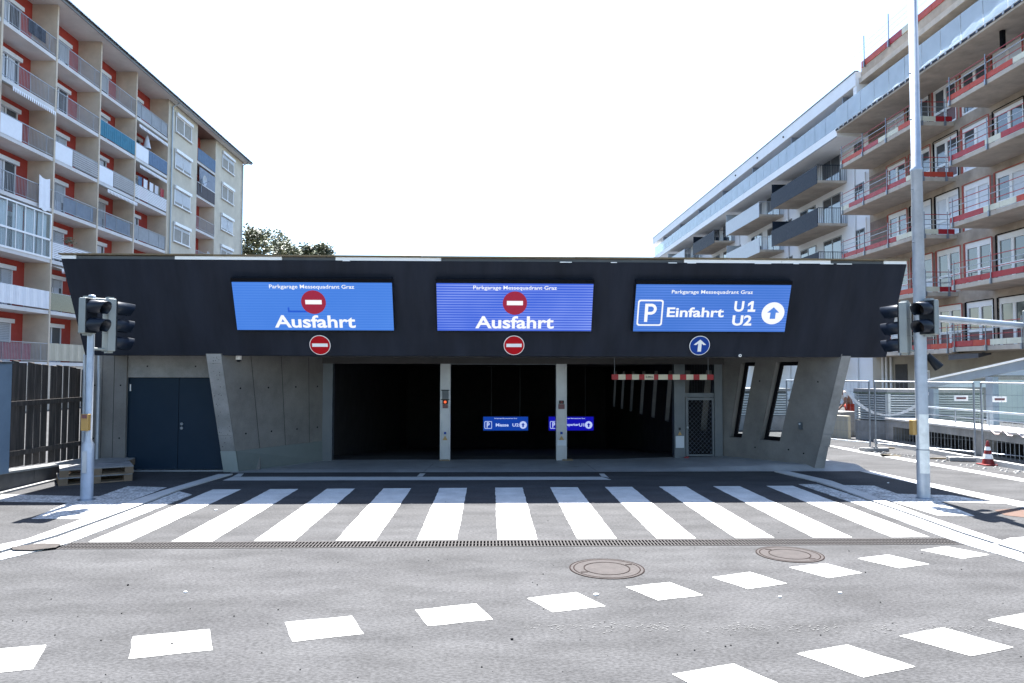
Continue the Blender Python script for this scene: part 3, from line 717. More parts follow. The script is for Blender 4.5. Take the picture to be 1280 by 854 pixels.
# round traffic signs under the boards
def round_sign(x, z, face, label, group=None, arr=False):
    s = leaning('round_sign', x, z, .03, label, 'road sign', group)
    part('rim', disc(0, 0, .205, 0, .014), white_m, s)
    part('face', disc(0, 0, .192, .014, .018), face, s)
    if arr:
        pts = [(0, .13), (.125, .02), (.075, .015), (.035, .045), (.035, -.125), (-.035, -.125), (-.035, .045), (-.075, .015), (-.125, .02)]
        part('arrow', MB().prism(pts[::-1], .018, .021), white_m, s)
    else: part('bar', MB().box(-.152, .152, -.033, .036, .018, .021), white_m, s)
    part('clamp', MB().box(-.02, .02, -.1, .1, -.028, 0), galv, s)
def zat(py): return 2.083-(py-465.5)/FPX*14.25
def xon(px, Y): return (px-640)/FPX*Y+.0306*Y
round_sign(xon(400.3, 14.15), zat(431), red_sign, 'red and white no entry sign under the left LED board')
round_sign(xon(642.7, 14.15), zat(430.6), red_sign, 'red and white no entry sign under the middle LED board')
round_sign(xon(878.4, 14.15), zat(430.2), blue_sign, 'round blue sign with white up arrow under the right LED board', arr=True)
s = leaning('sensor', xon(929.2, 14.3), zat(443.2), .0, 'tiny white round sensor low on the dark garage front', 'sensor')
part('housing', disc(0, 0, .03, 0, .02), white_m, s); part('lens', disc(0, 0, .012, .02, .024), black, s)
t = thing('dome_camera', (-5.08, 14.72, 2.41), 'small white dome camera under the front beside the left column', 'camera')
part('housing', MB().tube((-5.08, 14.72, 2.33), (-5.08, 14.72, 2.415), .062, n=18), white_m, t)
part('dome', MB().lathe(-5.08, 14.72, [(.05, 2.33), (.045, 2.305), (.025, 2.29), (.001, 2.285)], 16), black, t)
t = thing('wall_box', (6.55, 15.45, .9), 'small grey call box on the slanted concrete wall right of the gates', 'box')
p = Pr(.20, .95); m = MB(); e_ = (Pr(.25, .95)-Pr(.15, .95)).normalized(); nn = Vector((-e_.y, e_.x, 0)); nn = -nn if nn.y > 0 else nn
a = [p-e_*.035+Vector((0, 0, -.08)), p+e_*.035+Vector((0, 0, -.08)), p+e_*.035+Vector((0, 0, .08)), p-e_*.035+Vector((0, 0, .08))]
part('housing', MB().hexa(a, [q+nn*.05 for q in a]), steel_grey, t)
a2 = [p+nn*.05+e_*dx+Vector((0, 0, dz)) for dx, dz in ((-.02, .02), (.02, .02), (.02, .06), (-.02, .06))]
part('button_plate', MB().hexa(a2, [q+nn*.008 for q in a2]), pale_metal, t)
# height bar on chains
t = thing('height_bar', (3.95, 16.3, 2.0), 'red and white striped height limit bar hanging on chains before the right gate', 'height bar')
xb = [765, 773.2, 782.2, 790.4, 799.3, 806.2, 818, 823.7, 835.6, 841.7, 850.9, 858.9, 867.9, 875.7, 885.1, 893.5]
for k in range(15):
    xa, xc = xon(xb[k], 16.3), xon(xb[k+1], 16.3)
    sgm = part('segment', MB().box(xa, xc, 16.26, 16.34, 1.925, 2.045), red_m if k % 2 == 0 else cream, t, 'red segment' if k % 2 == 0 else 'cream segment')
    if k == 5:
        me = text_mesh("2,00m", .17, .05, .02); me.materials.append(black)
        me.transform(Matrix.Translation(Vector(((xa+xc)/2, 16.256, 1.985))-WL[t.name]) @ Matrix.Rotation(PI/2, 4, 'X')); sub('lettering', me, t)
for x in (2.83, 4.98): part('chain', MB().tube((x, 16.3, 2.045), (x, 16.3, 2.43), .006, n=5), galv, t)
# small boards deep in the garage
def inner_board(x0, x1, z0, z1, Y, mt, label, texts):
    t = thing('inner_display', ((x0+x1)/2, Y, z0), label, 'display board', 'small blue boards inside the garage')
    part('case', MB().box(x0-.03, x1+.03, Y+.002, Y+.1, z0-.03, z1+.03), black, t)
    part('screen', MB().box(x0, x1, Y-.01, Y, z0, z1), mt, t)
    [part('hanger', MB().tube((xx, Y+.05, z1), (xx, Y+.05, 2.36), .015), steel_grey, t) for xx in (x0+.3, x1-.3)]
    w = x1-x0; h = z1-z0; cx = (x0+x1)/2; cz = (z0+z1)/2
    def loc(me): me.transform(Matrix.Translation(Vector((cx, Y-.014, cz))-WL[t.name]) @ Matrix.Rotation(PI/2, 4, 'X')); return me
    for txt, u, v, tw, th in texts:
        me = text_mesh(txt, tw, th, .03); me.materials.append(led_white_dim)
        for q in me.vertices: q.co.x += u; q.co.y += v
        sub('lettering', loc(me), t)
    me = ring(-w*.39, -.05, .28, .28, .022, .04, 0, 0).mesh('parking_symbol_frame', led_white_dim); sub('parking_symbol_frame', loc(me), t)
    me = text_mesh("P", .11, .2, .03); me.materials.append(led_white_dim)
    for q in me.vertices: q.co.x += -w*.39; q.co.y += -.05
    sub('parking_letter', loc(me), t)
    me = disc(w*.39, -.05, .14, 0, .002).mesh('arrow_disc', led_white_dim); sub('arrow_disc', loc(me), t)
    pts = [(0, .08), (.07, 0), (.03, 0), (.03, -.08), (-.03, -.08), (-.03, 0), (-.07, 0)]
    me = MB().prism([(a+w*.39, b_-.05) for a, b_ in pts][::-1], .002, .004).mesh('arrow', mt); me.transform(Matrix.Translation((0, 0, .004))); sub('arrow', loc(me), t)
inner_board(-.24, 1.43, -.08, .43, 27, led_in1, 'small blue lit board inside the garage reading Messe U2', [("Parkgarage Messequadrant Graz", 0, .19, .85, .045), ("Messe", -.13, -.05, .48, .12), ("U2", .37, -.05, .24, .12)])
inner_board(2.21, 3.89, -.08, .43, 27, led_in2, 'small violet blue lit board inside the garage partly behind the gate column, reading U1', [("Parkgarage Messequadrant Graz", .1, .19, .85, .045), ("Kurzparker", -.04, -.05, .66, .12), ("U1", .39, -.05, .2, .12)])

# ================================================================== TRAFFIC SIGNALS
def signal_head(parent, cx, cy, z0, n, ang, back=False, w=.27, hcell=.29, dep=.13):
    """housing with n lamps; ang = compass of the lamp face (0 = +Y, 90 = +X)"""
    a = R(ang); fx, fy = math.sin(a), math.cos(a); rx, ry = fy, -fx
    def T(u, v, z): return (cx+rx*u+fx*v, cy+ry*u+fy*v, z)
    def B(m, u0, u1, v0, v1, za, zb):
        return m.hexa([T(u0, v0, za), T(u1, v0, za), T(u1, v1, za), T(u0, v1, za)], [T(u0, v0, zb), T(u1, v0, zb), T(u1, v1, zb), T(u0, v1, zb)])
    H_ = n*hcell
    hd = part('signal_head', B(MB(), -w/2, w/2, -dep/2, dep/2, z0, z0+H_), box_grey, parent, bevel=.018)
    m = MB(); B(m, -w/2+.012, w/2-.012, dep/2, dep/2+.022, z0+.012, z0+H_-.012); part('front_panel', m, black, hd)
    for k in range(n):
        zc = z0+(k+.5)*hcell; r = .118
        m = MB(); nn = 20; L = .31; vs = []; fs = []
        for j in (0, 1):                      # hood: a tube cut back underneath
            for i in range(nn+1):
                t = R(-50+280*i/nn); rr = r*(1 if j == 0 else .97)
                ext = L*(.72+.28*max(0, math.sin(t)*.6+.4)) if j else 0
                vs.append(T(rr*math.cos(t), dep/2+.02+ext, zc+rr*math.sin(t)-(.03 if j else 0)))
        for i in range(nn): fs.append((i, i+1, nn+2+i, nn+1+i))
        o2 = len(vs)
        for j in (0, 1):
            for i in range(nn+1):
                t = R(-50+280*i/nn); rr = (r-.008)*(1 if j == 0 else .97)
                ext = L*(.72+.28*max(0, math.sin(t)*.6+.4)) if j else 0
                vs.append(T(rr*math.cos(t), dep/2+.02+ext, zc+rr*math.sin(t)-(.03 if j else 0)))
        for i in range(nn): fs.append((o2+i+1, o2+i, o2+nn+1+i, o2+nn+2+i)); fs.append((nn+1+i, nn+2+i, o2+nn+2+i, o2+nn+1+i))
        m.add(vs, fs, True); part('visor', m, visor_m, hd)
        part('lens', MB().tube(T(0, dep/2+.02, zc), T(0, dep/2+.035, zc), .095, n=20), lens_m, hd)
        part('door_line', B(MB(), -w/2-.002, w/2+.002, -dep/2-.002, -dep/2+.001, z0+k*hcell+.003, z0+k*hcell+.009), steel_grey, hd)
    for zz in (z0-.03, z0+H_):
        part('bracket', B(MB(), -.05, .05, -.05, .05, zz, zz+.03), box_grey, hd)
    return hd
ts = thing('traffic_signal', (-6.54, 12.0, 0), 'slim galvanised traffic signal pole with two signal heads at the left kerb', 'traffic light')
x, y = -6.54, 12.0
part('pole', MB().lathe(x, y, [(.10, 0), (.10, .02), (.094, .02), (.094, .90), (.055, .97), (.055, 3.30), (.05, 3.34), (.001, 3.35)], 20), galv2, ts)
part('base_ring', MB().lathe(x, y, [(.13, .001), (.13, .015), (.09, .03)], 20), galv, ts)
bt = part('push_button', MB().box(x-.055, x+.065, y-.14, y-.05, 1.13, 1.40), yellow_m, ts, bevel=.012)
part('button_plate', MB().box(x-.035, x+.045, y-.148, y-.138, 1.33, 1.39), maroon, bt)
part('service_door', MB().box(x-.035, x+.035, y-.099, y-.09, .45, .80), galv2, ts)
signal_head(ts, x+.0, y-.12, 2.70, 2, 104, w=.25)
signal_head(ts, x+.22, y+.13, 2.42, 3, 42, w=.25)
[part('arm_bracket', MB().tube((x, y, za), (x+.2, y+.1, za-.01), .022), box_grey, ts) for za in (2.46, 3.28)]

tr = thing('traffic_signal', (7.245, 11.9, 0), 'tall thick galvanised traffic signal mast with side arm at the right kerb', 'traffic light')
x, y = 7.245, 11.9
part('mast', MB().lathe(x, y, [(.10, 0), (.096, 2.0), (.088, 5.50), (.098, 5.51), (.098, 5.56), (.078, 5.58), (.070, 9.4), (.001, 9.42)], 24), galv2, tr)
part('base_ring', MB().lathe(x, y, [(.13, .001), (.13, .012), (.1, .02)], 20), galv, tr)
fo = MB()
for k in range(7):
    t0, t1 = R(-150+120*k/7), R(-150+120*(k+1)/7)
    fo.add([(x+.1005*math.cos(t0), y+.1005*math.sin(t0), .42), (x+.1005*math.cos(t1), y+.1005*math.sin(t1), .42), (x+.0985*math.cos(t1), y+.0985*math.sin(t1), 1.40), (x+.0985*math.cos(t0), y+.0985*math.sin(t0), 1.40)], [(0, 1, 2, 3)], True)
part('foil_band', fo, sticker, tr)
part('foil_seam', MB().lathe(x, y, [(.1015, .80), (.1025, .81), (.1015, .82)], 20), galv, tr)
bt = part('push_button', MB().box(x-.17, x-.10, y-.02, y+.10, 1.05, 1.30), yellow_m, tr, bevel=.012)
signal_head(tr, x+.06, y-.17, 2.72, 2, 242, w=.26)
signal_head(tr, x-.18, y+.12, 2.42, 3, 318, w=.25)
[part('arm_bracket', MB().tube((x, y, za), (x-.16, y+.1, za), .022), box_grey, tr) for za in (2.46, 3.22)]
part('mast_arm', MB().tube((x, y, 3.03), (x+5.2, y+2.9, 3.0), .062, .055, n=14), galv2, tr)
part('arm_collar', MB().tube((x+.08, y+.05, 3.03), (x+.16, y+.09, 3.03), .08, n=14), galv, tr)
part('loudspeaker', MB().tube((x+.12, y+.02, 2.40), (x+.30, y-.02, 2.18), .05, .085, n=12), black, tr)
for z in (5.2, 4.3, 7.2, 6.4): part('bolt', MB().tube((x-.11, y-.02, z), (x-.06, y-.02, z), .012, n=8), galv, tr)
hd = signal_head(tr, x+3.18, y+1.60, 2.66, 2, 55, w=.3, hcell=.32)

# ================================================================== LEFT: FENCE, WALL, PALLETS
XF = -8.47
lw = thing('retaining_wall', (XF, 14, 0), 'low grey wall with pale coping under the dark plank fence', 'wall')
yy0 = 9.0; k = 0
while yy0 < 15.2:
    y1 = min(yy0+1.15, 15.25)
    def wz(y): return .36-(y-12.7)*.045
    part('wall_block', MB().hexa([(XF-.12, yy0+.006, -.02), (XF+.1, yy0+.006, -.02), (XF+.1, y1-.006, -.02), (XF-.12, y1-.006, -.02)], [(XF-.12, yy0+.006, wz(yy0)-.04), (XF+.1, yy0+.006, wz(yy0)-.04), (XF+.1, y1-.006, wz(y1)-.04), (XF-.12, y1-.006, wz(y1)-.04)]), mat("dark_block", (.06, .06, .062), .85, var=.15, scale=4, bump=.4, stain=.2), lw)
    part('coping', MB().hexa([(XF-.14, yy0+.003, wz(yy0)-.038), (XF+.14, yy0+.003, wz(yy0)-.038), (XF+.14, y1-.003, wz(y1)-.038), (XF-.14, y1-.003, wz(y1)-.038)], [(XF-.14, yy0+.003, wz(yy0)), (XF+.14, yy0+.003, wz(yy0)), (XF+.14, y1-.003, wz(y1)), (XF-.14, y1-.003, wz(y1))]), conc_light, lw)
    yy0 += 1.15
part('foot_kerb', MB().box(XF+.11, XF+.22, 9, 15.2, -.02, .035), conc_light, lw)
fe = thing('plank_fence', (XF, 14, .3), 'tall dark weathered plank fence left of the garage', 'fence')
y = 9.1; k = 0
while y < 16.6:
    w = random.uniform(.15, .21); gp = random.uniform(.025, .055); h = 2.27-(y-12.8)*.055+random.uniform(-.03, .03)
    zb = max(.06, wz(y)+.04); tl = random.uniform(-.012, .012); dx = random.uniform(-.012, .012)
    part('plank', MB().hexa([(XF-.012+dx, y, zb), (XF+.005+dx, y, zb), (XF+.005+dx, y+w, zb), (XF-.012+dx, y+w, zb)], [(XF-.012+dx, y+tl, h), (XF+.005+dx, y+tl, h), (XF+.005+dx, y+w+tl, h-random.uniform(0, .03)), (XF-.012+dx, y+w+tl, h)]), wood_dark, fe)
    y += w+gp
for z0, z1, zc in ((.66, .60, 0), (1.50, 1.52, 0)):
    ya, yb = 9.1, 16.5
    part('rail', MB().hexa([(XF+.022, ya, z0-.045), (XF+.06, ya, z0-.045), (XF+.06, yb, z1-.045), (XF+.022, yb, z1-.045)], [(XF+.022, ya, z0+.045), (XF+.06, ya, z0+.045), (XF+.06, yb, z1+.045), (XF+.022, yb, z1+.045)]), wood_dark, fe)
part('end_post', MB().box(XF+.06, XF+.14, 16.3, 16.42, 0, 2.1), wood_dark, fe)
t = thing('steel_post', (-8.28, 12.45, .3), 'broad blue grey painted post at the left end of the plank fence', 'post')
part('post', MB().box(-8.34, -8.22, 12.3, 12.66, .35, 2.22), mat("post_paint", (.14, .2, .27), .6, var=.08, scale=3, stain=.12), t)
part('post_cap', MB().box(-8.36, -8.2, 12.28, 12.68, 2.221, 2.25), steel_grey, t)
def pallet(cx, cy, z, rot, label):
    t = thing('wooden_pallet', (cx, cy, z), label, 'pallet', 'pallets by the garage wall'); a = R(rot); ca, sa = math.cos(a), math.sin(a)
    def B(n, x0, x1, y0, y1, z0, z1, mt):
        pts = [(cx+x_*ca-y_*sa, cy+x_*sa+y_*ca) for x_, y_ in ((x0, y0), (x1, y0), (x1, y1), (x0, y1))]
        part(n, MB().prism(pts, z+z0, z+z1), mt, t)
    for y0 in (-.4, -.0725, .255): B('skid', -.6, .6, y0, y0+.145 if y0 != .255 else .4, 0, .022, wood_pal)
    for x0 in (-.6, -.0725, .455):
        for y0 in (-.4, -.0725, .255): B('block', x0, x0+.145, y0, y0+.145, .023, .10, wood_pal)
        B('stringer', x0, x0+.145, -.4, .4, .101, .122, wood_pal)
    for y0, w in ((-.4, .145), (-.21, .10), (-.0725, .145), (.115, .10), (.255, .145)): B('deck_board', -.6, .6, y0, y0+w, .123, .145, wood_pal_top)
pallet(-7.55, 14.10, 0, 33, 'bottom pallet of the front stack beside the left signal pole')
pallet(-7.53, 14.12, .147, 31, 'top pallet of the front stack beside the left signal pole')
pallet(-7.98, 14.90, 0, 8, 'bottom pallet of the rear stack close to the garage wall')
pallet(-7.96, 14.91, .147, 6, 'top pallet of the rear stack close to the garage wall')

# ================================================================== RIGHT: LOUVRED SHAFT, GLASS STAIR ROOF, SITE FENCE
t = thing('vent_shaft', (12.6, 21.8, 0), 'grey louvred ventilation shaft on a concrete base behind the site fence', 'ventilation shaft')
A, B_, C_, D_ = Vector((12.02, 21.45)), Vector((14.6, 20.95)), Vector((14.9, 22.3)), Vector((11.5, 22.4))
quad = [A, B_, C_, D_]
part('base', MB().prism([tuple(p) for p in quad], 0, .62), conc_light, t)
ins = [A.lerp(C_, .03), B_.lerp(D_, .03), C_.lerp(A, .03), D_.lerp(B_, .03)]
part('core', MB().prism([tuple(p) for p in ins], .62, 1.50), mat("louvre_dark", (.07, .08, .085), .7), t)
part('cap', MB().prism([tuple(p+(p-(A+C_)/2)*.02) for p in quad], 1.50, 1.60), conc_light, t)
part('cap_strip', MB().prism([tuple(p+(p-(A+C_)/2)*.025) for p in quad], 1.46, 1.50), mat("dark_green_strip", (.1, .13, .1), .8, var=.2, scale=5), t)  # dark grey-green strip just below the cap
lv = mat("louvre_metal", (.42, .45, .45), .5, .2, var=.08)
for P0, P1 in ((A, B_), (D_, A)):
    d = (P1-P0).normalized(); n = Vector((d.y, -d.x))
    for k in range(11):
        z = .66+k*.073
        a0 = P0+d*.07; a1 = P1-d*.07
        part('louvre_slat', MB().hexa([(*(a0-n*.03), z+.045), (*(a1-n*.03), z+.045), (*(a1+n*.02), z), (*(a0+n*.02), z)], [(*(a0-n*.03), z+.055), (*(a1-n*.03), z+.055), (*(a1+n*.02), z+.035), (*(a0+n*.02), z+.035)]), lv, t)
    for q in (P0, P1):
        s_ = 1 if q is P0 else -1
        a0 = q; a1 = q+d*.07*s_
        part('louvre_frame', MB().hexa([(*(a0+n*.025), .63), (*(a1+n*.025), .63), (*(a1-n*.04), .63), (*(a0-n*.04), .63)], [(*(a0+n*.025), 1.46), (*(a1+n*.025), 1.46), (*(a1-n*.04), 1.46), (*(a0-n*.04), 1.46)]), lv, t)
t = thing('vent_shaft', (10, 26.5, 0), 'pale louvred shaft seen through the slanted windows of the right wall', 'ventilation shaft')
part('base', MB().box(7.6, 10.9, 26.0, 28, 0, .52), conc_light, t); part('core', MB().box(7.65, 10.85, 26.06, 27.95, .521, 1.42), MATS['louvre_dark'], t); part('cap', MB().box(7.55, 10.95, 25.95, 28.05, 1.421, 1.52), conc_light, t)
for k in range(9): part('louvre_slat', MB().hexa([(7.62, 26.05, .60+k*.09), (10.88, 26.05, .60+k*.09), (10.88, 25.99, .55+k*.09), (7.62, 25.99, .55+k*.09)], [(7.62, 26.05, .615+k*.09), (10.88, 26.05, .615+k*.09), (10.88, 25.99, .60+k*.09), (7.62, 25.99, .60+k*.09)]), lv, t)
t = thing('beige_wall', (11.2, 24, 0), 'low beige concrete wall behind the right pillar with a grey block on top', 'wall')
part('wall', MB().prism([(10.3, 24.6), (11.35, 22.6), (11.5, 22.7), (10.45, 24.7)], 0, .72), mat("beige_conc", (.4, .37, .29), .85, var=.08, stretch=(6, 6, .8), scale=2), t)
part('grey_block', MB().prism([(10.75, 24.9), (11.55, 23.4), (12.4, 23.9), (11.6, 25.4)], .0, .80), conc_light, t)
# low wall with openings
lw2 = thing('low_wall', (11.9, 17.5, 0), 'low concrete wall with white coping and dark barred openings under the glass roof', 'wall')
X0 = 11.85
Y0w, Y1w = 12.0, 21.3
part('wall_top', MB().box(X0, X0+.3, Y0w, Y1w, .51, .70), conc_light, lw2)
part('wall_foot', MB().box(X0, X0+.3, Y0w, Y1w, 0, .12), conc, lw2)
part('coping', MB().box(X0-.03, X0+1.2, Y0w, Y1w, .701, .75), kerb_stone, lw2)
for y0, y1 in ((12.0, 12.9), (16.95, 17.4), (20.9, 21.3)): part('pier', MB().box(X0, X0+.3, y0, y1, .121, .509), conc_light, lw2)
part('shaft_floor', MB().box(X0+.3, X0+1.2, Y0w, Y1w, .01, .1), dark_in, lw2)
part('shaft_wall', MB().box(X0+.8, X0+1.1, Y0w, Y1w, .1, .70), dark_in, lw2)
for y0, y1 in ((12.95, 16.9), (17.45, 20.85)):
    n = int((y1-y0)/.14)
    bm_ = MB()
    for k in range(n+1): bm_.tube((X0+.05, y0+(y1-y0)*k/n, .12), (X0+.05, y0+(y1-y0)*k/n, .51), .007, n=4, cap=False)
    part('grille', bm_, galv, lw2)
t = thing('kerb_trough', (11.35, 17, 0), 'pale kerb strip running along the foot of the low wall', 'kerb')
for k in range(9): part('kerb_block', MB().box(11.42, 11.56, 12.2+k*1.0, 13.19+k*1.0, 0, .11), kerb_stone, t)
part('dark_gutter', MB().box(11.561, 11.84, 12.2, 21.2, .0, .05), matt_black, t)
# glass roof over the stairs
gl = thing('glass_roof', (13.4, 17.5, .75), 'sloping glass stair roof on blue grey steel posts behind the site fence', 'glass roof')
XG = 13.0
stl = mat("blue_grey_steel", (.24, .29, .34), .45, .3, var=.08)
def gz(y): return 2.38+(17.4-y)*.145
part('edge_beam', MB().hexa([(XG, 12, gz(12)-.26), (XG+.08, 12, gz(12)-.26), (XG+.08, 21.4, gz(21.4)-.2), (XG, 21.4, gz(21.4)-.2)], [(XG, 12, gz(12)), (XG+.08, 12, gz(12)), (XG+.08, 21.4, gz(21.4)), (XG, 21.4, gz(21.4))]), stl, gl)
part('edge_flashing', MB().hexa([(XG-.05, 12, gz(12)+.002), (XG+.15, 12, gz(12)+.002), (XG+.15, 21.6, gz(21.6)+.002), (XG-.05, 21.6, gz(21.6)+.002)], [(XG-.05, 12, gz(12)+.045), (XG+.15, 12, gz(12)+.045), (XG+.15, 21.6, gz(21.6)+.045), (XG-.05, 21.6, gz(21.6)+.045)]), white_m, gl)
for y in (20.9, 18.4, 15.9, 13.4):
    part('post', MB().box(XG-.0, XG+.16, y-.13, y+.13, .75, gz(y)-.24), stl, gl)
    part('rafter', MB().hexa([(XG+.1, y-.05, gz(y)-.2), (XG+3.4, y-.05, gz(y)-.2), (XG+3.4, y+.05, gz(y)-.2), (XG+.1, y+.05, gz(y)-.2)], [(XG+.1, y-.05, gz(y)-.02), (XG+3.4, y-.05, gz(y)-.02), (XG+3.4, y+.05, gz(y)-.02), (XG+.1, y+.05, gz(y)-.02)]), pale_metal, gl)
    part('far_post', MB().box(XG+3.3, XG+3.45, y-.1, y+.1, .75, gz(y)-.2), stl, gl)
for y0, y1 in ((18.5, 20.75), (16.0, 18.27), (13.5, 15.77)):
    part('side_pane', MB().add([(XG+.05, y0, .76), (XG+.05, y1, .76), (XG+.05, y1, gz(y1)-.25), (XG+.05, y0, gz(y0)-.25)], [(0, 1, 2, 3)]), clear_glass, gl)
    part('roof_pane', MB().add([(XG+.12, y0, gz(y0)+.03), (XG+3.4, y0, gz(y0)+.03), (XG+3.4, y1, gz(y1)+.03), (XG+.12, y1, gz(y1)+.03)], [(0, 1, 2, 3)]), clear_glass, gl)
    part('far_pane', MB().add([(XG+3.38, y0, .76), (XG+3.38, y1, .76), (XG+3.38, y1, gz(y1)-.25), (XG+3.38, y0, gz(y0)-.25)], [(0, 1, 2, 3)]), clear_glass, gl)
part('inner_wall', MB().box(XG+.9, XG+3.2, 19.6, 19.75, .75, 1.9), mat("pale_green_panel", (.5, .56, .5), .6, var=.05), gl)
t = thing('handrail', (12.5, 17, .75), 'thin steel handrail on the coping in front of the glass', 'handrail')
for z in (1.12,): part('rail', MB().tube((12.55, 12, z), (12.55, 20.6, z), .025), galv, t)
part('rail', MB().tube((12.55, 12, .92), (12.55, 20.6, .92), .014), galv, t)
for k in range(7): part('post', MB().tube((12.55, 12.6+k*1.3, .75), (12.55, 12.6+k*1.3, 1.12), .02), galv, t)
t = MB(); n = 12
vs = []; 
for i in range(n+1):
    for j in range(4):
        vs.append((11.80+.16*j, 15.0+1.7*i/n, .757+.02*random.random()+(-.09 if j == 0 and i % 3 else 0)))
t.add(vs, [(i*4+j, i*4+j+1, i*4+j+5, i*4+j+4) for i in range(n) for j in range(3)], True)
top('tarpaulin', t, mat("pink_sheet", (.72, .5, .5), .6, var=.25, scale=3, c2=(.8, .78, .78)), (12, 15.8, .75), 'crumpled white and pink sheet lying on the wall coping', 'sheet')
# mobile site fence
def site_fence(p, q, label):
    t = thing('site_fence_panel', ((p[0]+q[0])/2, (p[1]+q[1])/2, 0), label, 'fence panel', 'mobile site fence panels'); p = Vector((*p, 0)); q = Vector((*q, 0)); d = (q-p).normalized(); H_ = 1.86
    f = MB(); pi_, qi = p+d*.05, q-d*.05
    for a in (pi_, qi): f.tube(a+Vector((0, 0, .1)), a+Vector((0, 0, H_)), .023, n=8)
    f.tube(pi_+Vector((0, 0, H_)), qi+Vector((0, 0, H_)), .020, n=8); f.tube(pi_+Vector((0, 0, .22)), qi+Vector((0, 0, .22)), .016, n=6)
    part('frame', f, galv, t)
    w = MB(); L = (qi-pi_).length; n = int(L/.11)
    for k in range(1, n): a = pi_+d*(L*k/n); w.tube(a+Vector((0, 0, .22)), a+Vector((0, 0, H_)), .0022, n=3, cap=False)
    for k in range(1, 6): w.tube(pi_+Vector((0, 0, .22+k*.273)), qi+Vector((0, 0, .22+k*.273)), .0035, n=3, cap=False)
    part('wire_mesh', w, galv, t); return t
def foot(x, y, a, label, mt=rubber, s=1):
    t = thing('fence_foot', (x, y, 0), label, 'fence foot', 'feet of the site fence'); ca, sa = math.cos(R(a)), math.sin(R(a))
    def Q(l, w): return [(x+u*ca-v*sa, y+u*sa+v*ca) for u, v in ((-l, -w), (l, -w), (l, w), (-l, w))]
    part('block', MB().prism(Q(.36*s, .12*s), 0, .10), mt, t, bevel=.02)
    part('socket', MB().prism(Q(.1, .04), .101, .13), mt, t)
site_fence((10.22, 19.06), (8.95, 21.6), 'site fence panel farthest back, partly behind the garage pillar')
f1 = site_fence((11.54, 16.79), (10.25, 19.0), 'site fence panel behind the tall signal mast')
f2 = site_fence((12.9, 14.2), (11.57, 16.73), 'site fence panel nearest, behind the traffic cone')
def plate(t, p):
    m = MB().box(p[0]-.17, p[0]+.17, p[1]-.02, p[1]-.01, 1.42, 1.55); part('plate', m, white_m, t); part('red_band', MB().box(p[0]-.12, p[0]+.12, p[1]-.024, p[1]-.02, 1.46, 1.51), maroon, t)
plate(f1, (11.36, 17.08)); plate(f2, (11.78, 16.35))
foot(10.25, 19.0, 5, 'dark rubber foot of the site fence nearer the garage pillar')
foot(11.35, 16.85, -15, 'pale concrete foot of the site fence beside the traffic cone', conc_light, 1.2)
# barrier tape hanging in a loop
tp = MB(); n = 30; vs = []
P0, P1 = Vector((9.85, 19.75, 1.70)), Vector((11.0, 17.75, 1.62))
for i in range(n+1):
    s_ = i/n; p = P0.lerp(P1, s_); sag = 1.05*(1-(2*s_-1)**2) * .62
    vs += [p-Vector((0, 0, sag)), p-Vector((.01, .0, sag+.07+.02*math.sin(9*s_)))]
tp.add(vs, [(2*i, 2*i+1, 2*i+3, 2*i+2) for i in range(n)], True)
top('barrier_tape', tp, white_m, P0, 'white barrier tape sagging in a loop on the site fence', 'barrier tape')
# traffic cone
cx, cy = 11.32, 16.12
t = thing('traffic_cone', (cx, cy, 0), 'red and white striped traffic cone beside the site fence foot', 'traffic cone')
part('base', MB().prism([(cx-.17, cy-.17), (cx+.17, cy-.17), (cx+.17, cy+.17), (cx-.17, cy+.17)], 0, .03), cone_red, t, bevel=.01)
def cr(z): return .125-(z-.03)*.2
for z0, z1, mt in ((.03, .15, cone_red), (.15, .255, white_m), (.255, .34, cone_red), (.34, .42, white_m), (.42, .55, cone_red)):
    part('band' if mt is white_m else 'cone_body', MB().lathe(cx, cy, [(cr(z0)+(.002 if mt is white_m else 0), z0), (cr(z1)+(.002 if mt is white_m else 0), z1)], 20), mt, t)
part('tip', MB().lathe(cx, cy, [(cr(.55), .55), (cr(.55)-.012, .553), (.001, .555)], 20), cone_red, t)
# rubble and bits along the kerb
rb = MB()
for k in range(70):
    a = random.random(); x = 10.0+1.35*a+random.uniform(-.25, .3); y = 20.3-6.3*a; s = random.uniform(.012, .05)
    rb.hexa([(x-s, y-s, .0), (x+s, y-s*.6, .0), (x+s*.8, y+s, .0), (x-s*.7, y+s, .0)], [(x-s*.5, y-s*.5, s*.7), (x+s*.5, y-s*.4, s*.6), (x+s*.4, y+s*.5, s*.8), (x-s*.4, y+s*.5, s*.5)])
top('rubble', rb, conc_light, (10.8, 17, 0), 'small pale rubble scattered along the roadside fence', 'rubble', kind='stuff')
for (px, py, l, a) in ((1175, 574, .9, .1), (1200, 570, .5, .8), (1108, 561, .4, .3), (1245, 580, .35, .2)):
    p = G(px, py); d = Vector((math.cos(a), -math.sin(a), 0)); n_ = Vector((-d.y, d.x, 0))*.03
    top('offcut', MB().prism([tuple((p-d*l/2-n_).xy), tuple((p+d*l/2-n_).xy), tuple((p+d*l/2+n_).xy), tuple((p-d*l/2+n_).xy)], .003, .03), batten if px != 1200 else white_m, p,
        {1175: 'long thin wooden offcut lying left of the pale fence foot', 1200: 'short white offcut lying at the pale fence foot', 1108: 'short wooden offcut lying behind the dark fence foot', 1245: 'small wooden offcut lying right of the traffic cone'}[px], 'offcut')

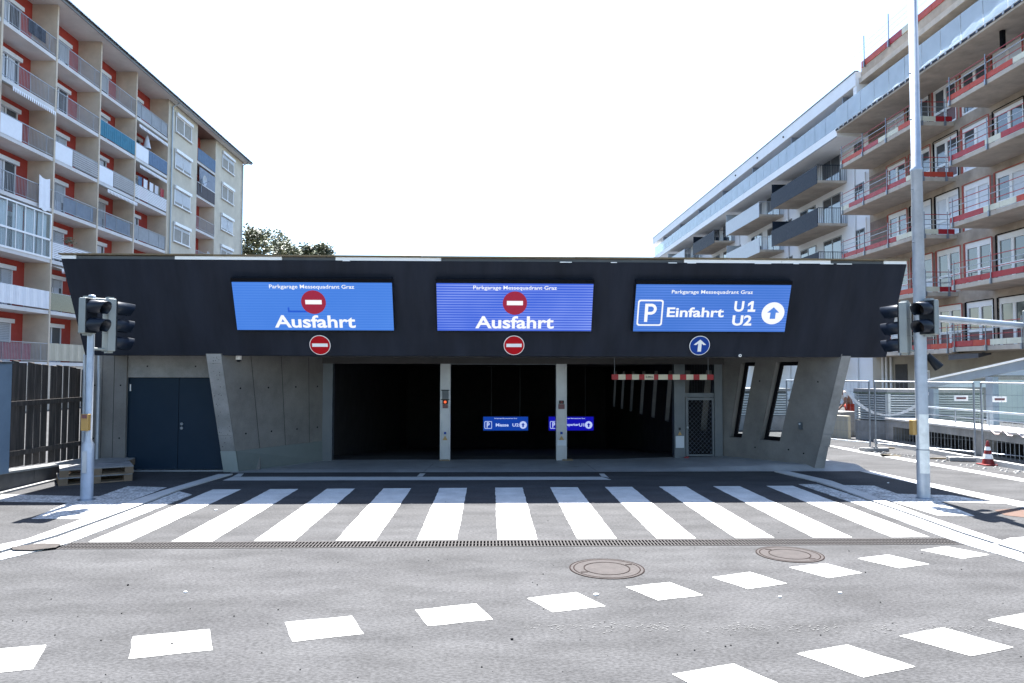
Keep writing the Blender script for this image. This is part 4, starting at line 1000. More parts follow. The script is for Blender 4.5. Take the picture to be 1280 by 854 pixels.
# ------------------------------------------------------------------ worker bending behind the low wall
def skinned(chain, parent, name, mt, sublev=2):
    """chain: {joint: (pos, radius)}, edges"""
    J, Ed = chain; keys = list(J); me = bpy.data.meshes.new(name)
    me.from_pydata([J[k][0] for k in keys], [(keys.index(a), keys.index(b)) for a, b in Ed], [])
    o = bpy.data.objects.new(name, me); col.objects.link(o)
    sk = o.modifiers.new("skin", 'SKIN'); sk.use_smooth_shade = True
    for i, k in enumerate(keys):
        r = J[k][1]; me.skin_vertices[0].data[i].radius = (r, r) if not isinstance(r, tuple) else r
    me.skin_vertices[0].data[0].use_root = True
    o.modifiers.new("sub", 'SUBSURF').levels = sublev
    m2 = bpy.data.meshes.new_from_object(o.evaluated_get(bpy.context.evaluated_depsgraph_get()))
    bpy.data.objects.remove(o); m2.materials.clear(); m2.materials.append(mt)
    off = WL[parent.name]; m2.transform(Matrix.Translation(-off))
    o = bpy.data.objects.new(name, m2); o.parent = parent; col.objects.link(o); WL[o.name] = off; return o
px_, py_ = 12.75, 25.3
pr = thing('person', (px_, py_, 0), 'worker in white shirt and orange trousers bending down behind the low beige wall', 'person')
pr.scale = (1.05, 1.05, 1.13)
def V3(x, y, z): return (px_+x, py_+y, z)
J = {'pelvis': (V3(.05, 0, .88), .13), 'waist': (V3(-.02, -.02, 1.0), .12), 'chest': (V3(-.16, -.05, 1.17), .15), 'neck': (V3(-.26, -.08, 1.27), .06), 'headb': (V3(-.32, -.1, 1.31), .085), 'head': (V3(-.37, -.12, 1.36), .10),
     'ls': (V3(-.20, -.22, 1.18), .06), 'le': (V3(-.26, -.27, .92), .042), 'lw': (V3(-.42, -.22, .74), .03), 'rs': (V3(-.18, .14, 1.2), .06), 're': (V3(-.28, .18, .95), .042), 'rw': (V3(-.45, .1, .78), .03),
     'lh': (V3(.04, -.1, .82), .095), 'lk': (V3(-.04, -.12, .46), .065), 'la': (V3(.06, -.12, .09), .04), 'lf': (V3(-.1, -.13, .045), .035), 'rh': (V3(.06, .1, .82), .095), 'rk': (V3(.0, .13, .46), .065), 'ra': (V3(.12, .14, .09), .04), 'rf': (V3(-.04, .15, .045), .035)}
Ed = [('pelvis', 'waist'), ('waist', 'chest'), ('chest', 'neck'), ('neck', 'headb'), ('headb', 'head'), ('chest', 'ls'), ('ls', 'le'), ('le', 'lw'), ('chest', 'rs'), ('rs', 're'), ('re', 'rw'), ('pelvis', 'lh'), ('lh', 'lk'), ('lk', 'la'), ('la', 'lf'), ('pelvis', 'rh'), ('rh', 'rk'), ('rk', 'ra'), ('ra', 'rf')]
for sd_, sy in (('l', -1), ('r', 1)):
    w = Vector(J[sd_+'w'][0]); 
    J[sd_+'p'] = (tuple(w+Vector((-.06, 0, -.05))), (.026, .016)); Ed.append((sd_+'w', sd_+'p'))
    for k in range(4):
        a = w+Vector((-.10, (k-1.5)*.018, -.085)); b2 = a+Vector((-.035+.004*abs(k-1), (k-1.5)*.003, -.05+.008*abs(k-1)))
        J[f'{sd_}f{k}a'] = (tuple(a), .009); J[f'{sd_}f{k}b'] = (tuple(b2), .007); Ed += [(sd_+'p', f'{sd_}f{k}a'), (f'{sd_}f{k}a', f'{sd_}f{k}b')]
    a = w+Vector((-.06, sy*.035, -.06)); J[sd_+'t'] = (tuple(a), .009); J[sd_+'t2'] = (tuple(a+Vector((-.03, sy*.008, -.03))), .008); Ed += [(sd_+'p', sd_+'t'), (sd_+'t', sd_+'t2')]
skinned((J, Ed), pr, 'body', skin)
skinned(({'a': (V3(.04, 0, .93), .145), 'b': (V3(-.02, -.02, 1.02), .14), 'c': (V3(-.16, -.05, 1.17), .168), 'd': (V3(-.22, -.07, 1.23), .10), 'l': (V3(-.20, -.22, 1.18), .08), 'l2': (V3(-.23, -.25, 1.05), .062), 'r': (V3(-.18, .14, 1.2), .08), 'r2': (V3(-.22, .17, 1.07), .062)},
         [('a', 'b'), ('b', 'c'), ('c', 'd'), ('c', 'l'), ('l', 'l2'), ('c', 'r'), ('r', 'r2')]), pr, 'shirt', shirt)
skinned(({'a': (V3(.06, 0, .86), .15), 'l': (V3(.04, -.1, .78), .115), 'l2': (V3(-.04, -.12, .46), .085), 'l3': (V3(.05, -.12, .12), .065), 'r': (V3(.06, .1, .78), .115), 'r2': (V3(.0, .13, .46), .085), 'r3': (V3(.11, .14, .12), .065)},
         [('a', 'l'), ('l', 'l2'), ('l2', 'l3'), ('a', 'r'), ('r', 'r2'), ('r2', 'r3')]), pr, 'trousers', shorts)
skinned(({'a': (V3(-.35, -.105, 1.38), .105), 'b': (V3(-.37, -.11, 1.42), .085)}, [('a', 'b')]), pr, 'cap', white_m, 2)

# ================================================================== LEFT APARTMENT BLOCK
XL = -24.2; XB = XL-1.35
fins = [26.6, 31.1, 35.6, 40.1, 44.6, 49.1, 54.0]
lev = [2.6+2.825*k for k in range(7)]; EAVE = 22.55
lb = thing('apartment_block', (-27, 50, 0), 'older beige and terracotta apartment block with loggia balconies on the left', 'apartment block')
# envelope
part('red_back_wall', MB().box(XB-.3, XB, 26.6, 54.0, 0, EAVE), red_wall, lb)
part('ground_wall', MB().box(XB+.005, XL-.02, 26.6, 54.0, 0, lev[0]-.21), beige, lb)
part('body', MB().box(XB-10, XB-.31, 26.6, 70.35, 0, EAVE), greybeige, lb)
for y0, y1 in ((54.0, 59.5), (63.4, 70.35)): part('wall', MB().box(XB-.3+.31, XL, y0+(.13 if y0 == 54.0 else 0), y1, 0, EAVE-.01), greybeige, lb)
part('recess_wall', MB().box(XB-.3, XB+.01, 54.01, 70.34, 0, EAVE-.01), red_wall, lb)
for i, y in enumerate(fins):
    part('fin', MB().box(XB, XL+.05, y, y+.14, 0, EAVE-.005), beige, lb)
for i in range(6):
    for z in lev: part('balcony_slab', MB().box(XB, XL+.02, fins[i]+.141, fins[i+1]-.001, z-.20, z), slab_white, lb)
for z in lev: part('balcony_slab', MB().box(XB+.011, XL-.01, 59.501, 63.399, z-.20, z), slab_white, lb)
part('attic_soffit', MB().box(XB, XL+.04, 26.6, 54.1, EAVE+.0, EAVE+.02), slab_white, lb)
part('roof', MB().hexa([(XB-10.6, 26, EAVE+.022), (XL+.62, 26, EAVE+.022), (XL+.62, 71.0, EAVE+.022), (XB-10.6, 71.0, EAVE+.022)], [(XB-6, 26, EAVE+2.2), (XB-4, 26, EAVE+2.2), (XB-4, 69, EAVE+2.2), (XB-6, 69, EAVE+2.2)]), mat("roof_tiles", (.16, .1, .08), .8, var=.15, scale=5), lb)
part('eave_soffit', MB().box(XL+.051, XL+.598, 26, 71.0, EAVE-.02, EAVE+.0), slab_white, lb)
part('eave_board', MB().box(XL+.60, XL+.66, 26, 71.0, EAVE-.10, EAVE+.12), mat("eave_board_grey", (.2, .21, .22), .7, var=.1), lb)
gt = MB(); n = 8; vs = []
for y in (26, 71.0):
    for k in range(n+1): a = PI+PI*k/n; vs.append((XL+.74+.075*math.cos(a), y, EAVE+.12+.075*math.sin(a)))
gt.add(vs, [(k, k+1, n+2+k, n+1+k) for k in range(n)]+[(k+1, k, n+1+k, n+2+k) for k in range(n)], True); part('gutter', gt, gutter_m, lb)
for yd in (54.6, 70.15):
    p = part('downpipe', MB().tube((XL+.09, yd, 0), (XL+.09, yd, EAVE-.35), .055, n=10), gutter_m, lb)
    part('swan_neck', MB().tube((XL+.09, yd, EAVE-.36), (XL+.68, yd+.2, EAVE+.06), .05, n=10), gutter_m, lb)
# window wall windows (frame, panes, shutter box)
def local(mb, name, m): return mb.mesh(name, m)
fw_ = 1.0
def win_meshes(W, Hh, nm):   # in the facade plane: y along, z up, x out
    f = MB()
    for a in ((0, .07, 0, Hh), (W-.07, W, 0, Hh), (.07, W-.07, 0, .07), (.07, W-.07, Hh-.07, Hh), (W*.5-.05, W*.5+.05, .07, Hh-.07)): f.box(-.05, .03, a[0], a[1], a[2], a[3])
    p1 = MB().box(-.03, -.01, .07, W*.5-.05, .07, Hh-.07); p2 = MB().box(-.03, -.01, W*.5+.05, W-.07, .07, Hh-.07)
    sh = MB().box(0, .16, -.03, W+.03, Hh, Hh+.22)
    return local(f, nm+'_frame', pvc), local(p1, 'pane', glass_win), local(p2, 'pane', glass_win), sh
def put_window(parent, x, y, z, M, shut=0, W=2.9, Hh=1.25, curt=True, box=True, sgn=1):
    o = inst('window', M[0], parent, (x, y, z))
    if sgn < 0: o.scale = (-1, 1, 1)
    for m_ in (M[1], M[2]):
        c = sub('pane', m_, o)
    if shut: 
        s_ = MB(); nn = int(shut*Hh/.1)
        for k in range(nn): s_.box(.012, .03, .07, W-.07, Hh-.09*(k+1), Hh-.09*k-.012)
        c = sub('shutter', s_.mesh('shutter', shutter), o)
    if box:
        c = sub('shutter_box', M[4], o)
    if curt:
        cm = MB()
        for a, b_ in curt: cm.box(-.009, -.004, a, b_, .1, Hh-.1)
        sub('curtain', cm.mesh('curtain', curtain), o)
    return o
M1 = win_meshes(2.9, 1.25, 'window'); sb = M1[3].mesh('shutter_box', pvc); M1 = (M1[0], M1[1], M1[2], None, sb)
sill = MB().box(-.02, .14, -.05, 2.95, -.06, 0).mesh('sill', pvc)
rec = MB().box(-.002, .004, -.09, 2.99, -.12, 1.5).mesh('window_recess', mat("window_reveal", (.3, .29, .26), .8))
opts = [.45, 0, .95, .85, .2, .3, 0]
for j, (yw, tops) in enumerate(((55.33, None), (64.95, None))):
    for k in range(7):
        z = lev[6-k]+.95+.05
        sh = [[0, .95, .9, .3, .5, 0, 1], [.35, 0, 1, .3, 0, .5, 0]][j][k]
        w_ = put_window(lb, XL+.02, yw, z, M1, shut=sh, curt=([(.1, .5), (2.0, 2.7)] if k % 2 else [(.3, .9)]))
        sub('sill', sill, w_); sub('window_recess', rec, w_)
# loggia doors and windows
M2 = win_meshes(1.9, 2.1, 'balcony_door'); M2 = (M2[0], M2[1], M2[2], None, MB().box(0, .17, -.08, 1.98, 2.02, 2.24).mesh('shutter_box', pvc))
rnd = random.Random(3)
for i in range(6):
    for k, z in enumerate(lev):
        put_window(lb, XB+.04, fins[i]+1.55, z+.03, M2, shut=rnd.choice([0, 0, .3, .6, 0]), W=1.9, Hh=2.1, curt=[(.12, .12+rnd.uniform(.3, .8))] + ([(1.1, 1.6)] if rnd.random() < .5 else []))
# railings
RX = XL+.01
def rail_mb(y0, y1, z):
    m = MB(); m.box(RX-.02, RX+.02, y0, y1, z+1.0, z+1.035); m.box(RX-.012, RX+.012, y0, y1, z+.08, z+.105)
    n = int((y1-y0)/.115)
    for k in range(n+1):
        y = y0+(y1-y0)*k/n; th = .014 if k % 13 == 6 else .007
        m.box(RX-th, RX+th, y-th, y+th, z+.02 if th > .01 else z+.1, z+1.0)
    return m
def sheet_mb(y0, y1, z, h0=.1, h1=1.0, wav=0, n=24, dx=.03, th=.012):
    m = MB(); vs = []
    for k in range(n+1):
        y = y0+(y1-y0)*k/n; w = wav*math.sin(k*PI*.9)
        for zz in (z+h0, z+h1): vs += [(RX+dx+w, y, zz), (RX+dx+w-th, y, zz)]
    fs = []
    for k in range(n): a = 4*k; fs += [(a, a+4, a+6, a+2), (a+1, a+3, a+7, a+5), (a+2, a+6, a+7, a+3)]
    return m.add(vs, fs)
def slats(parent, y0, y1, z, nrow, mt, h0=.12, h1=1.0, nm='slat'):
    hh = (h1-h0)/nrow
    for k in range(nrow): part(nm, MB().box(RX+.02, RX+.035, y0, y1, z+h0+k*hh, z+h0+(k+.72)*hh), mt, parent)
for i in range(6):
    y0, y1 = fins[i]+.15, fins[i+1]-.01
    for k, z in enumerate(lev):
        key = (i-2, k); ym = y0+(y1-y0)*.38
        if i >= 2 and key in {(0, 2)}: continue
        solid = key in {(0, 1), (1, 0)}
        r_ = part('railing', rail_mb(y0, y1, z), bars, lb)
        if key in {(0, 4), (1, 4), (2, 4), (3, 5)}: part('white_screen', sheet_mb(y0, ym, z, .0, .98), white_panel, lb)
        if key in {(1, 4), (2, 4)}: part('screen_mat', sheet_mb(ym+.05, y1, z, .12, .95, dx=-.03), brown_screen, lb); slats(lb, ym+.05, y1, z, 7, mat("grid_grey", (.4, .4, .4), .6), nm='screen_bar')
        if key == (3, 5): part('blue_screen', sheet_mb(ym+.05, y1, z, .05, 1.0, .01), blue_cloth, lb)
        if key == (2, 5): part('teal_screen', sheet_mb(y0, y1, z, .05, 1.0, .012, 40), teal, lb)
        if key in {(1, 3), (2, 3)}: part('blue_screen', sheet_mb(y0+1.0, y1-.3, z, .1, .95, .004, dx=-.03), mat("blue_grey_mesh", (.19, .25, .33), .8, var=.1), lb)
        if key == (0, 1): part('corrugated_panel', sheet_mb(y0, y1, z, .08, 1.05, .014, 70), white_panel, lb)
        if key == (1, 0): part('corrugated_panel', sheet_mb(y0, y1, z, .08, 1.05, .02, 60), beige_panel, lb)
        if key == (0, 0): part('red_screen', sheet_mb(y0, y0+3, z, .1, .95, .003, dx=-.03), mat("dull_red_mesh", (.3, .1, .12), .8), lb)
        if key == (1, 2): slats(lb, y0, y1, z, 9, white_panel)
        if key == (1, 1):
            part('dark_glass_panel', sheet_mb(y0, y1, z, .05, 1.0), mat("smoked_glass", (.03, .035, .03), .1, var=.2), lb)
        if key == (3, 4): slats(lb, y0, y1, z, 8, white_panel)
        if key in {(3, 6), (3, 3)}: part('pale_screen', sheet_mb(y0, y1, z, .1, 1.0, .004, dx=-.03), mat("pale_mesh", (.4, .43, .46), .6, var=.1), lb)
        if key == (0, 6): part('dark_mesh', sheet_mb(y0+1.9, y0+3.4, z, .3, 1.0, .02), mat("dark_clothes", (.06, .07, .09), .9, var=.3, scale=5), lb)
# recess balconies
for k, z in enumerate(lev):
    part('railing', (lambda m: m)(rail_mb(59.51, 63.39, z)), bars, lb)
    if k == 6: part('blue_screen', sheet_mb(59.55, 63.35, z, .0, 1.05, .01), blue_cloth, lb)
    if k == 5:
        part('grey_screen', sheet_mb(59.55, 63.35, z, .0, 1.0, .01), mat("anthracite_screen", (.07, .065, .075), .8, var=.1), lb)
        part('upper_blind', sheet_mb(59.9, 63.35, z, 1.05, 2.4, .004), mat("grey_blind", (.2, .24, .3), .7, var=.1), lb)
        part('blind_rail', MB().box(RX, RX+.05, 59.55, 63.35, z+1.0, z+1.05), pvc, lb)
# glazed loggia
y0, y1, z = fins[2]+.15, fins[3]-.01, lev[2]
gz_ = part('glazed_enclosure', MB().box(RX-.02, RX+.05, y0, y1, z+1.0, z+1.1).box(RX-.02, RX+.05, y0, y1, z+2.42, z+2.5).box(RX-.02, RX+.05, y0, y1, z, z+.1).box(RX-.02, RX+.05, y1-.08, y1, z+.1, z+2.42), pvc, lb)
for k in range(6):
    ya = y0+(y1-y0)*k/6+.03; yb = y0+(y1-y0)*(k+1)/6-.05
    part('pane', MB().box(RX, RX+.012, ya, yb, z+1.1, z+2.42).box(RX, RX+.012, ya, yb, z+.1, z+1.0), clear_glass, gz_)
    part('mullion', MB().box(RX-.02, RX+.03, yb, yb+.05, z+1.1, z+2.42).box(RX-.02, RX+.03, yb, yb+.05, z+.1, z+1.0), pvc, gz_)
for a, b_ in ((.0, .9), (1.35, 2.1), (2.3, 3.2), (3.4, 4.1)):
    part('curtain', sheet_mb(y0+a, y0+b_, z, .15, 2.4, .03, 14, dx=-.12), curtain, gz_)
part('railing', rail_mb(y0, y1, z), bars, lb)
# awnings
def awning(i, k, y0f=0.0, y1f=1.0, proj=.55):
    ya, yb = fins[i]+.2, fins[i+1]-.1; L = yb-ya; ya, yb = ya+L*y0f, ya+L*y1f; z = lev[k+1]-.24
    m = MB(); m.add([(XL-.2, ya, z), (XL-.2, yb, z), (XL+proj, yb, z-.28), (XL+proj, ya, z-.28)], [(0, 1, 2, 3)])
    a = part('awning', m, awn, lb); v = MB(); n = 22
    for q in range(n):
        p0 = ya+(yb-ya)*q/n; p1 = ya+(yb-ya)*(q+1)/n
        v.add([(XL+proj, p0, z-.28), (XL+proj, p1, z-.28), (XL+proj, p1-.05, z-.50), (XL+proj, p0+.05, z-.50)], [(0, 1, 2, 3)])
    part('valance', v, white_panel, a)
awning(2, 4, 0, .85); awning(4, 3, 0, .9); awning(5, 4, 0, .9, .3); awning(5, 5, .0, .95, .2); awning(3, 1, 0, .6)
lb2 = lb
# belongings on the balconies
def balc_pt(i, k, f): return Vector((XL+.06, fins[i]+(fins[i+1]-fins[i])*f, lev[k]))
p = balc_pt(2, 3, .80)
m = MB(); n = 10; vs = []
for q in range(n+1):
    y = p.y-.38+.95*q/n; wv = .015*math.sin(q*1.3)
    vs += [(p.x+.04+wv*.4, y, p.z+1.55-.12*math.sin(PI*q/n)), (p.x+.06+wv, y, p.z-.28+.05*math.sin(q*.9))]
m.add(vs, [(2*q, 2*q+2, 2*q+3, 2*q+1) for q in range(n)], True)
top('hanging_sheet', m, white_panel, p, 'white cloth sheet hung over a balcony rail of the left block', 'sheet')
p = balc_pt(5, 5, .42)
t = thing('folded_parasol', (p.x-.2, p.y, p.z), 'pale folded parasol standing on an upper balcony', 'parasol')
part('pole', MB().tube((p.x-.2, p.y, p.z), (p.x-.2, p.y, p.z+2.1), .02), galv, t); part('canopy', MB().lathe(p.x-.2, p.y, [(.30, p.z+1.15), (.24, p.z+1.3), (.06, p.z+2.1), (.001, p.z+2.15)], 9), curtain, t)
for i_, (f, c_, lb_) in enumerate(((.10, blue_cloth, 'blue towel at the left end of the balcony washing line'), (.26, white_panel, 'white shirt second on the balcony washing line'), (.44, white_panel, 'white cloth in the middle of the balcony washing line'), (.60, curtain, 'grey white cloth next to the red one on the balcony washing line'), (.78, red_m, 'red cloth at the right end of the balcony washing line'))):
    p = balc_pt(5, 4, f); m = MB(); vs = []
    for q in range(7): vs += [(p.x+.03*math.sin(q*1.4), p.y+.085*q, p.z+1.62), (p.x+.06*math.sin(q*1.1), p.y+.085*q, p.z+1.02-.03*math.sin(q))]
    m.add(vs, [(2*q, 2*q+2, 2*q+3, 2*q+1) for q in range(6)], True); top('laundry', m, c_, p, lb_, 'laundry', 'laundry on the balcony')
p = balc_pt(3, 2, .40)
t = thing('potted_plant', (p.x-.1, p.y, p.z+1.05), 'small green plant on the white slatted balcony rail', 'plant')
part('pot', MB().lathe(p.x-.1, p.y, [(.09, p.z+1.0), (.13, p.z+1.18), (.12, p.z+1.18)], 12), mat("terracotta_pot", (.3, .1, .06), .8), t)
m = MB(); rr = random.Random(5)
for q in range(160):
    a, b_, rd = rr.uniform(0, 2*PI), rr.uniform(0, PI/2), rr.uniform(.1, .38); c_ = Vector((p.x-.1+rd*math.cos(a)*math.cos(b_), p.y+rd*1.3*math.sin(a)*math.cos(b_), p.z+1.2+rd*math.sin(b_)))
    u = Vector((rr.uniform(-1, 1), rr.uniform(-1, 1), rr.uniform(-1, 1))).normalized()*.05; v_ = u.orthogonal().normalized()*.03; m.add([c_-u, c_+v_, c_+u, c_-v_], [(0, 1, 2, 3)])
part('leaves', m, leaf, t, kind='stuff')
for (yy_, zz_, lb_) in ((60.2, lev[5]+1.3, 'satellite dish on the upper recessed balcony'), (61.2, lev[3]+.75, 'larger satellite dish on the lower recessed balcony')):
    t = thing('satellite_dish', (XL+.1, yy_, zz_), lb_, 'satellite dish', 'satellite dishes'); r_ = .42
    m = MB(); n = 20; vs = [(XL+.25, yy_, zz_)]
    for ring_ in (0.5, 1.0):
        for q in range(n): vs.append((XL+.25+.10*ring_**2+.05, yy_+r_*ring_*math.cos(2*PI*q/n), zz_+r_*ring_*math.sin(2*PI*q/n)))
    fs = [(0, 1+q, 1+(q+1) % n) for q in range(n)]+[(1+q, 1+n+q, 1+n+(q+1) % n, 1+(q+1) % n) for q in range(n)]
    m.add(vs, fs, True); part('dish', m, pale_metal, t)
    part('arm', MB().tube((XL+.2, yy_, zz_-.3), (XL+.75, yy_, zz_-.05), .015), galv, t); part('mast', MB().tube((XL+.1, yy_, zz_-1.0), (XL+.1, yy_, zz_+.1), .025), galv, t)

# ================================================================== RIGHT: RAW CONCRETE BLOCK UNDER CONSTRUCTION
XR = 21.7; XW = 23.7
rl = [3.03, 5.98, 8.92, 11.86, 14.73]          # undersides of the balcony slabs
raw = thing('building_shell', (26, 30, 0), 'raw concrete apartment shell under construction with red edge boards on the right', 'building site')
YN, YF = 17.0, 43.9
zt = 17.15
# structural wall: bands and piers, openings between
part('ground_floor_wall', MB().box(XW, XW+.3, YN, YF, 0, rl[0]+.1), mat("ground_floor_conc", (.36, .33, .27), .85, var=.1, scale=1, bump=.2, stain=.15), raw)
for k in range(5):
    z = rl[k]
    zt2 = (rl[k+1] if k < 4 else zt)
    part('floor_band', MB().box(XW, XW+.3, YN, YF, z+.101 if k == 0 else z-.40, z+.27), conc_raw, raw)
part('core', MB().box(XW+.31, XW+9, YN, YF, 0, 20.4), mat("shell_inside", (.1, .1, .1), .9), raw)
per = 2.28; opens = []
y = YF-1.0
wm_ = MB(); W, Hh = 1.92, 2.27
for a in ((0, .13, 0, Hh), (W-.13, W, 0, Hh), (.13, W-.13, 0, .10), (.13, W-.13, Hh-.28, Hh), (W*.5-.09, W*.5+.09, .10, Hh-.28), (.13, W*.5-.09, .80, .93), (W*.5+.09, W-.13, .80, .93)): wm_.box(-.04, .06, a[0], a[1], a[2], a[3])
frame_me = wm_.mesh('window_frame', pvc)
up1 = MB().box(.01, .03, .13, W*.5-.09, .93, Hh-.28).mesh('pane', glass_win); up2 = MB().box(.01, .03, W*.5+.09, W-.13, .93, Hh-.28).mesh('pane', glass_win)
film = mat("protective_film", (.62, .66, .72), .4, var=.1, scale=2)
lo1 = [MB().box(.01, .03, .13, W*.5-.09, .10, .80).mesh('lower_pane', m_) for m_ in (maroon, film, glass_win)]  # maroon variant puts a red-brown reflection into the pane colour
lo2 = [MB().box(.01, .03, W*.5+.09, W-.13, .10, .80).mesh('lower_pane', m_) for m_ in (maroon, film, glass_win)]
upf1 = MB().box(.01, .03, .13, W*.5-.09, .93, Hh-.28).mesh('pane', film); upf2 = MB().box(.01, .03, W*.5+.09, W-.13, .93, Hh-.28).mesh('pane', film)
tape = MB()
for a in ((-.09, 0, -.03, Hh+.03), (W, W+.09, -.03, Hh+.03), (0, W, Hh, Hh+.05)): tape.box(-.09, .03, *a)
tape_me = tape.mesh('sealing_tape', matt_black)
tape2_me = tape.mesh('sealing_tape', membrane)
rr = random.Random(11)
y = 41.9+.0; ys_open = []
while y-W > YN+.5: ys_open.append(y-W); y -= per
prev = YF
for k in range(5):
    z = rl[k]+.271
    ztop = (rl[k+1]-.40) if k < 4 else zt-.02
    prev = YF
    for yo in ys_open:
        part('pier', MB().box(XW, XW+.3, yo+W, prev, z, ztop), pier_m if (rr.random() < .5) else conc_raw, raw); prev = yo
    part('pier', MB().box(XW, XW+.3, YN, prev, z, ztop), conc_raw, raw)
    for yo in ys_open:
        o = inst('window', frame_me, raw, (XW+.08, yo, z+.01)); f_ = rr.random()
        v_ = 0 if k < 1 else (1 if f_ < .45 else (0 if f_ < .75 else 2))
        sub('pane', upf1 if f_ < .28 else up1, o); sub('pane', upf2 if f_ < .18 else up2, o); sub('lower_pane', lo1[v_], o); sub('lower_pane', lo2[v_], o)
        sub('sealing_tape', tape2_me if rr.random() < .6 else tape_me, o)
        part('head_wall', MB().box(XW+.02, XW+.3, yo-.001, yo+W+.001, z+Hh+.05, ztop+.001), conc_raw, raw) if ztop-(z+Hh+.05) > .03 else None
# balconies
post_me = MB().tube((0, 0, -.15), (0, 0, 1.15), .022, n=6).box(-.05, .05, -.04, .04, -.22, .02).mesh('guard_post', galv)
def boards(parent, a, b, z, h=.2, seed=0, dirx=False):
    r_ = random.Random(seed); L = abs(b-a); t = 0
    while t < L-.05:
        l = min(r_.choice([1.6, 2.2, 1.1, 2.6]), L-t); cr_m = r_.random() < .32
        if cr_m: l = min(l, 1.0)
        mt_ = cream if cr_m else (red_m if r_.random() < .7 else mat("orange_red_board", (.45, .05, .025), .6, var=.1))
        yield a+t*(1 if b > a else -1), a+(t+l-.02)*(1 if b > a else -1), mt_; t += l
def raw_balcony(y0, y1, z, seed):
    s_ = part('balcony_slab', MB().box(XR, XW-.001, y0, y1, z, z+.21), conc_edge, raw, bevel=.015)
    zt_ = z+.211
    for a, b_, mt_ in boards(None, y0, y1, zt_, seed=seed): part('edge_board', MB().box(XR+.0, XR+.03, min(a, b_), max(a, b_), zt_+.02, zt_+.27), mt_, s_)
    for a, b_, mt_ in boards(None, XR+.05, XW-.1, zt_, seed=seed+50): part('edge_board', MB().box(min(a, b_), max(a, b_), y0, y0+.03, zt_+.02, zt_+.27), mt_, s_)
    n = max(2, int((y1-y0)/2.0)+1)
    for q in range(n): inst('guard_post', post_me, s_, (XR-.03, y0+.25+(y1-y0-.5)*q/(n-1), zt_))
    for x in (XR+.3, XW-.5): inst('guard_post', post_me, s_, (x, y0-.03, zt_))
    rc = mat("guard_red", (.32, .015, .022), .5)
    for zz in (.48, .74, 1.0):
        part('guard_rail', MB().box(XR-.012, XR+.012, y0, y1, zt_+zz, zt_+zz+.03), rc if zz != .74 else bars, s_)
        part('guard_rail', MB().box(XR, XW-.3, y0-.012, y0+.012, zt_+zz, zt_+zz+.03), rc if zz == 1.0 else bars, s_)
for k in range(1, 5):
    raw_balcony(35.6, 43.55, rl[k], 10+k); raw_balcony(25.2, 33.1, rl[k], 20+k)
raw_balcony(33.2, 43.55, rl[0], 31); raw_balcony(22.0, 33.19, rl[0]+.06, 33)
# terrace with glass balustrade, attic
part('terrace_slab', MB().box(XR-.05, XW+8, YN, YF, zt, zt+.26), conc_edge, raw)
part('balustrade_foot', MB().box(XR-.09, XR-.051, YN, YF, zt+.10, zt+.2), navy_metal, raw)
cl_ = MB().box(-.03, .0, -.05, .05, -.05, .10).mesh('balustrade_clip', bars)
y = YF-.5
while y > YN: inst('balustrade_clip', cl_, raw, (XR-.091, y, zt+.12)); y -= .55
y = YF; 
while y > 19:
    part('balustrade_pane', MB().box(XR-.05, XR-.03, y-1.48, y-.02, zt+.262, zt+1.5), balu_glass, raw); y -= 1.5
part('attic_wall', MB().box(XW+1.0, XW+1.3, YN, 41.5, zt+.261, 19.3), conc_raw, raw)
part('attic_slab', MB().box(XR+.2, XW+8, YN, 41.5, 19.3, 19.6), conc_edge, raw)
part('attic_upstand', MB().box(XR+.35, XR+.65, YN, 41.5, 19.601, 20.32), conc_raw, raw)
part('attic_roof', MB().box(XR+.66, XW+8, YN, 41.49, 19.601, 20.2), conc_raw, raw)
for a, b_, mt_ in boards(None, YN, 41.4, 0, seed=77): part('edge_board', MB().box(XR+.30, XR+.34, a, b_, 20.2, 20.55), mt_, raw)
y = 41.0
while y > 27: inst('guard_post', post_me, raw, (XR+.28, y, 20.4), scale=(1.3, 1.3, 1.35)); y -= 2.6
for zz in (20.9, 21.2, 21.5): part('guard_rail', MB().box(XR+.28, XR+.29, 27, 42.3, zz, zz+.012), pale_metal, raw)
# crumpled plastic sheeting behind the glass
m = MB(); n = 60; vs = []
for i in range(n+1):
    y = 27.0+14.0*i/n; hgt = .28+.75*max(0, (35.5-y)/8.5)**.8+.16*noise.noise(Vector((y*1.1, 0, 0)))
    for j in range(5):
        f = j/4; vs.append((XR+.08+.10*noise.noise(Vector((y*2, f*3, 1)))+.25*f*f, y, zt+.262+hgt*f+(.06*noise.noise(Vector((y*3, 5, f*2))) if 0 < j else 0)))
m.add(vs, [(i*5+j, (i+1)*5+j, (i+1)*5+j+1, i*5+j+1) for i in range(n) for j in range(4)], True)
top('plastic_sheeting', m, sheet_plastic, (XR, 34, zt+.26), 'white plastic sheeting heaped behind the glass balustrade of the raw shell', 'plastic sheeting')
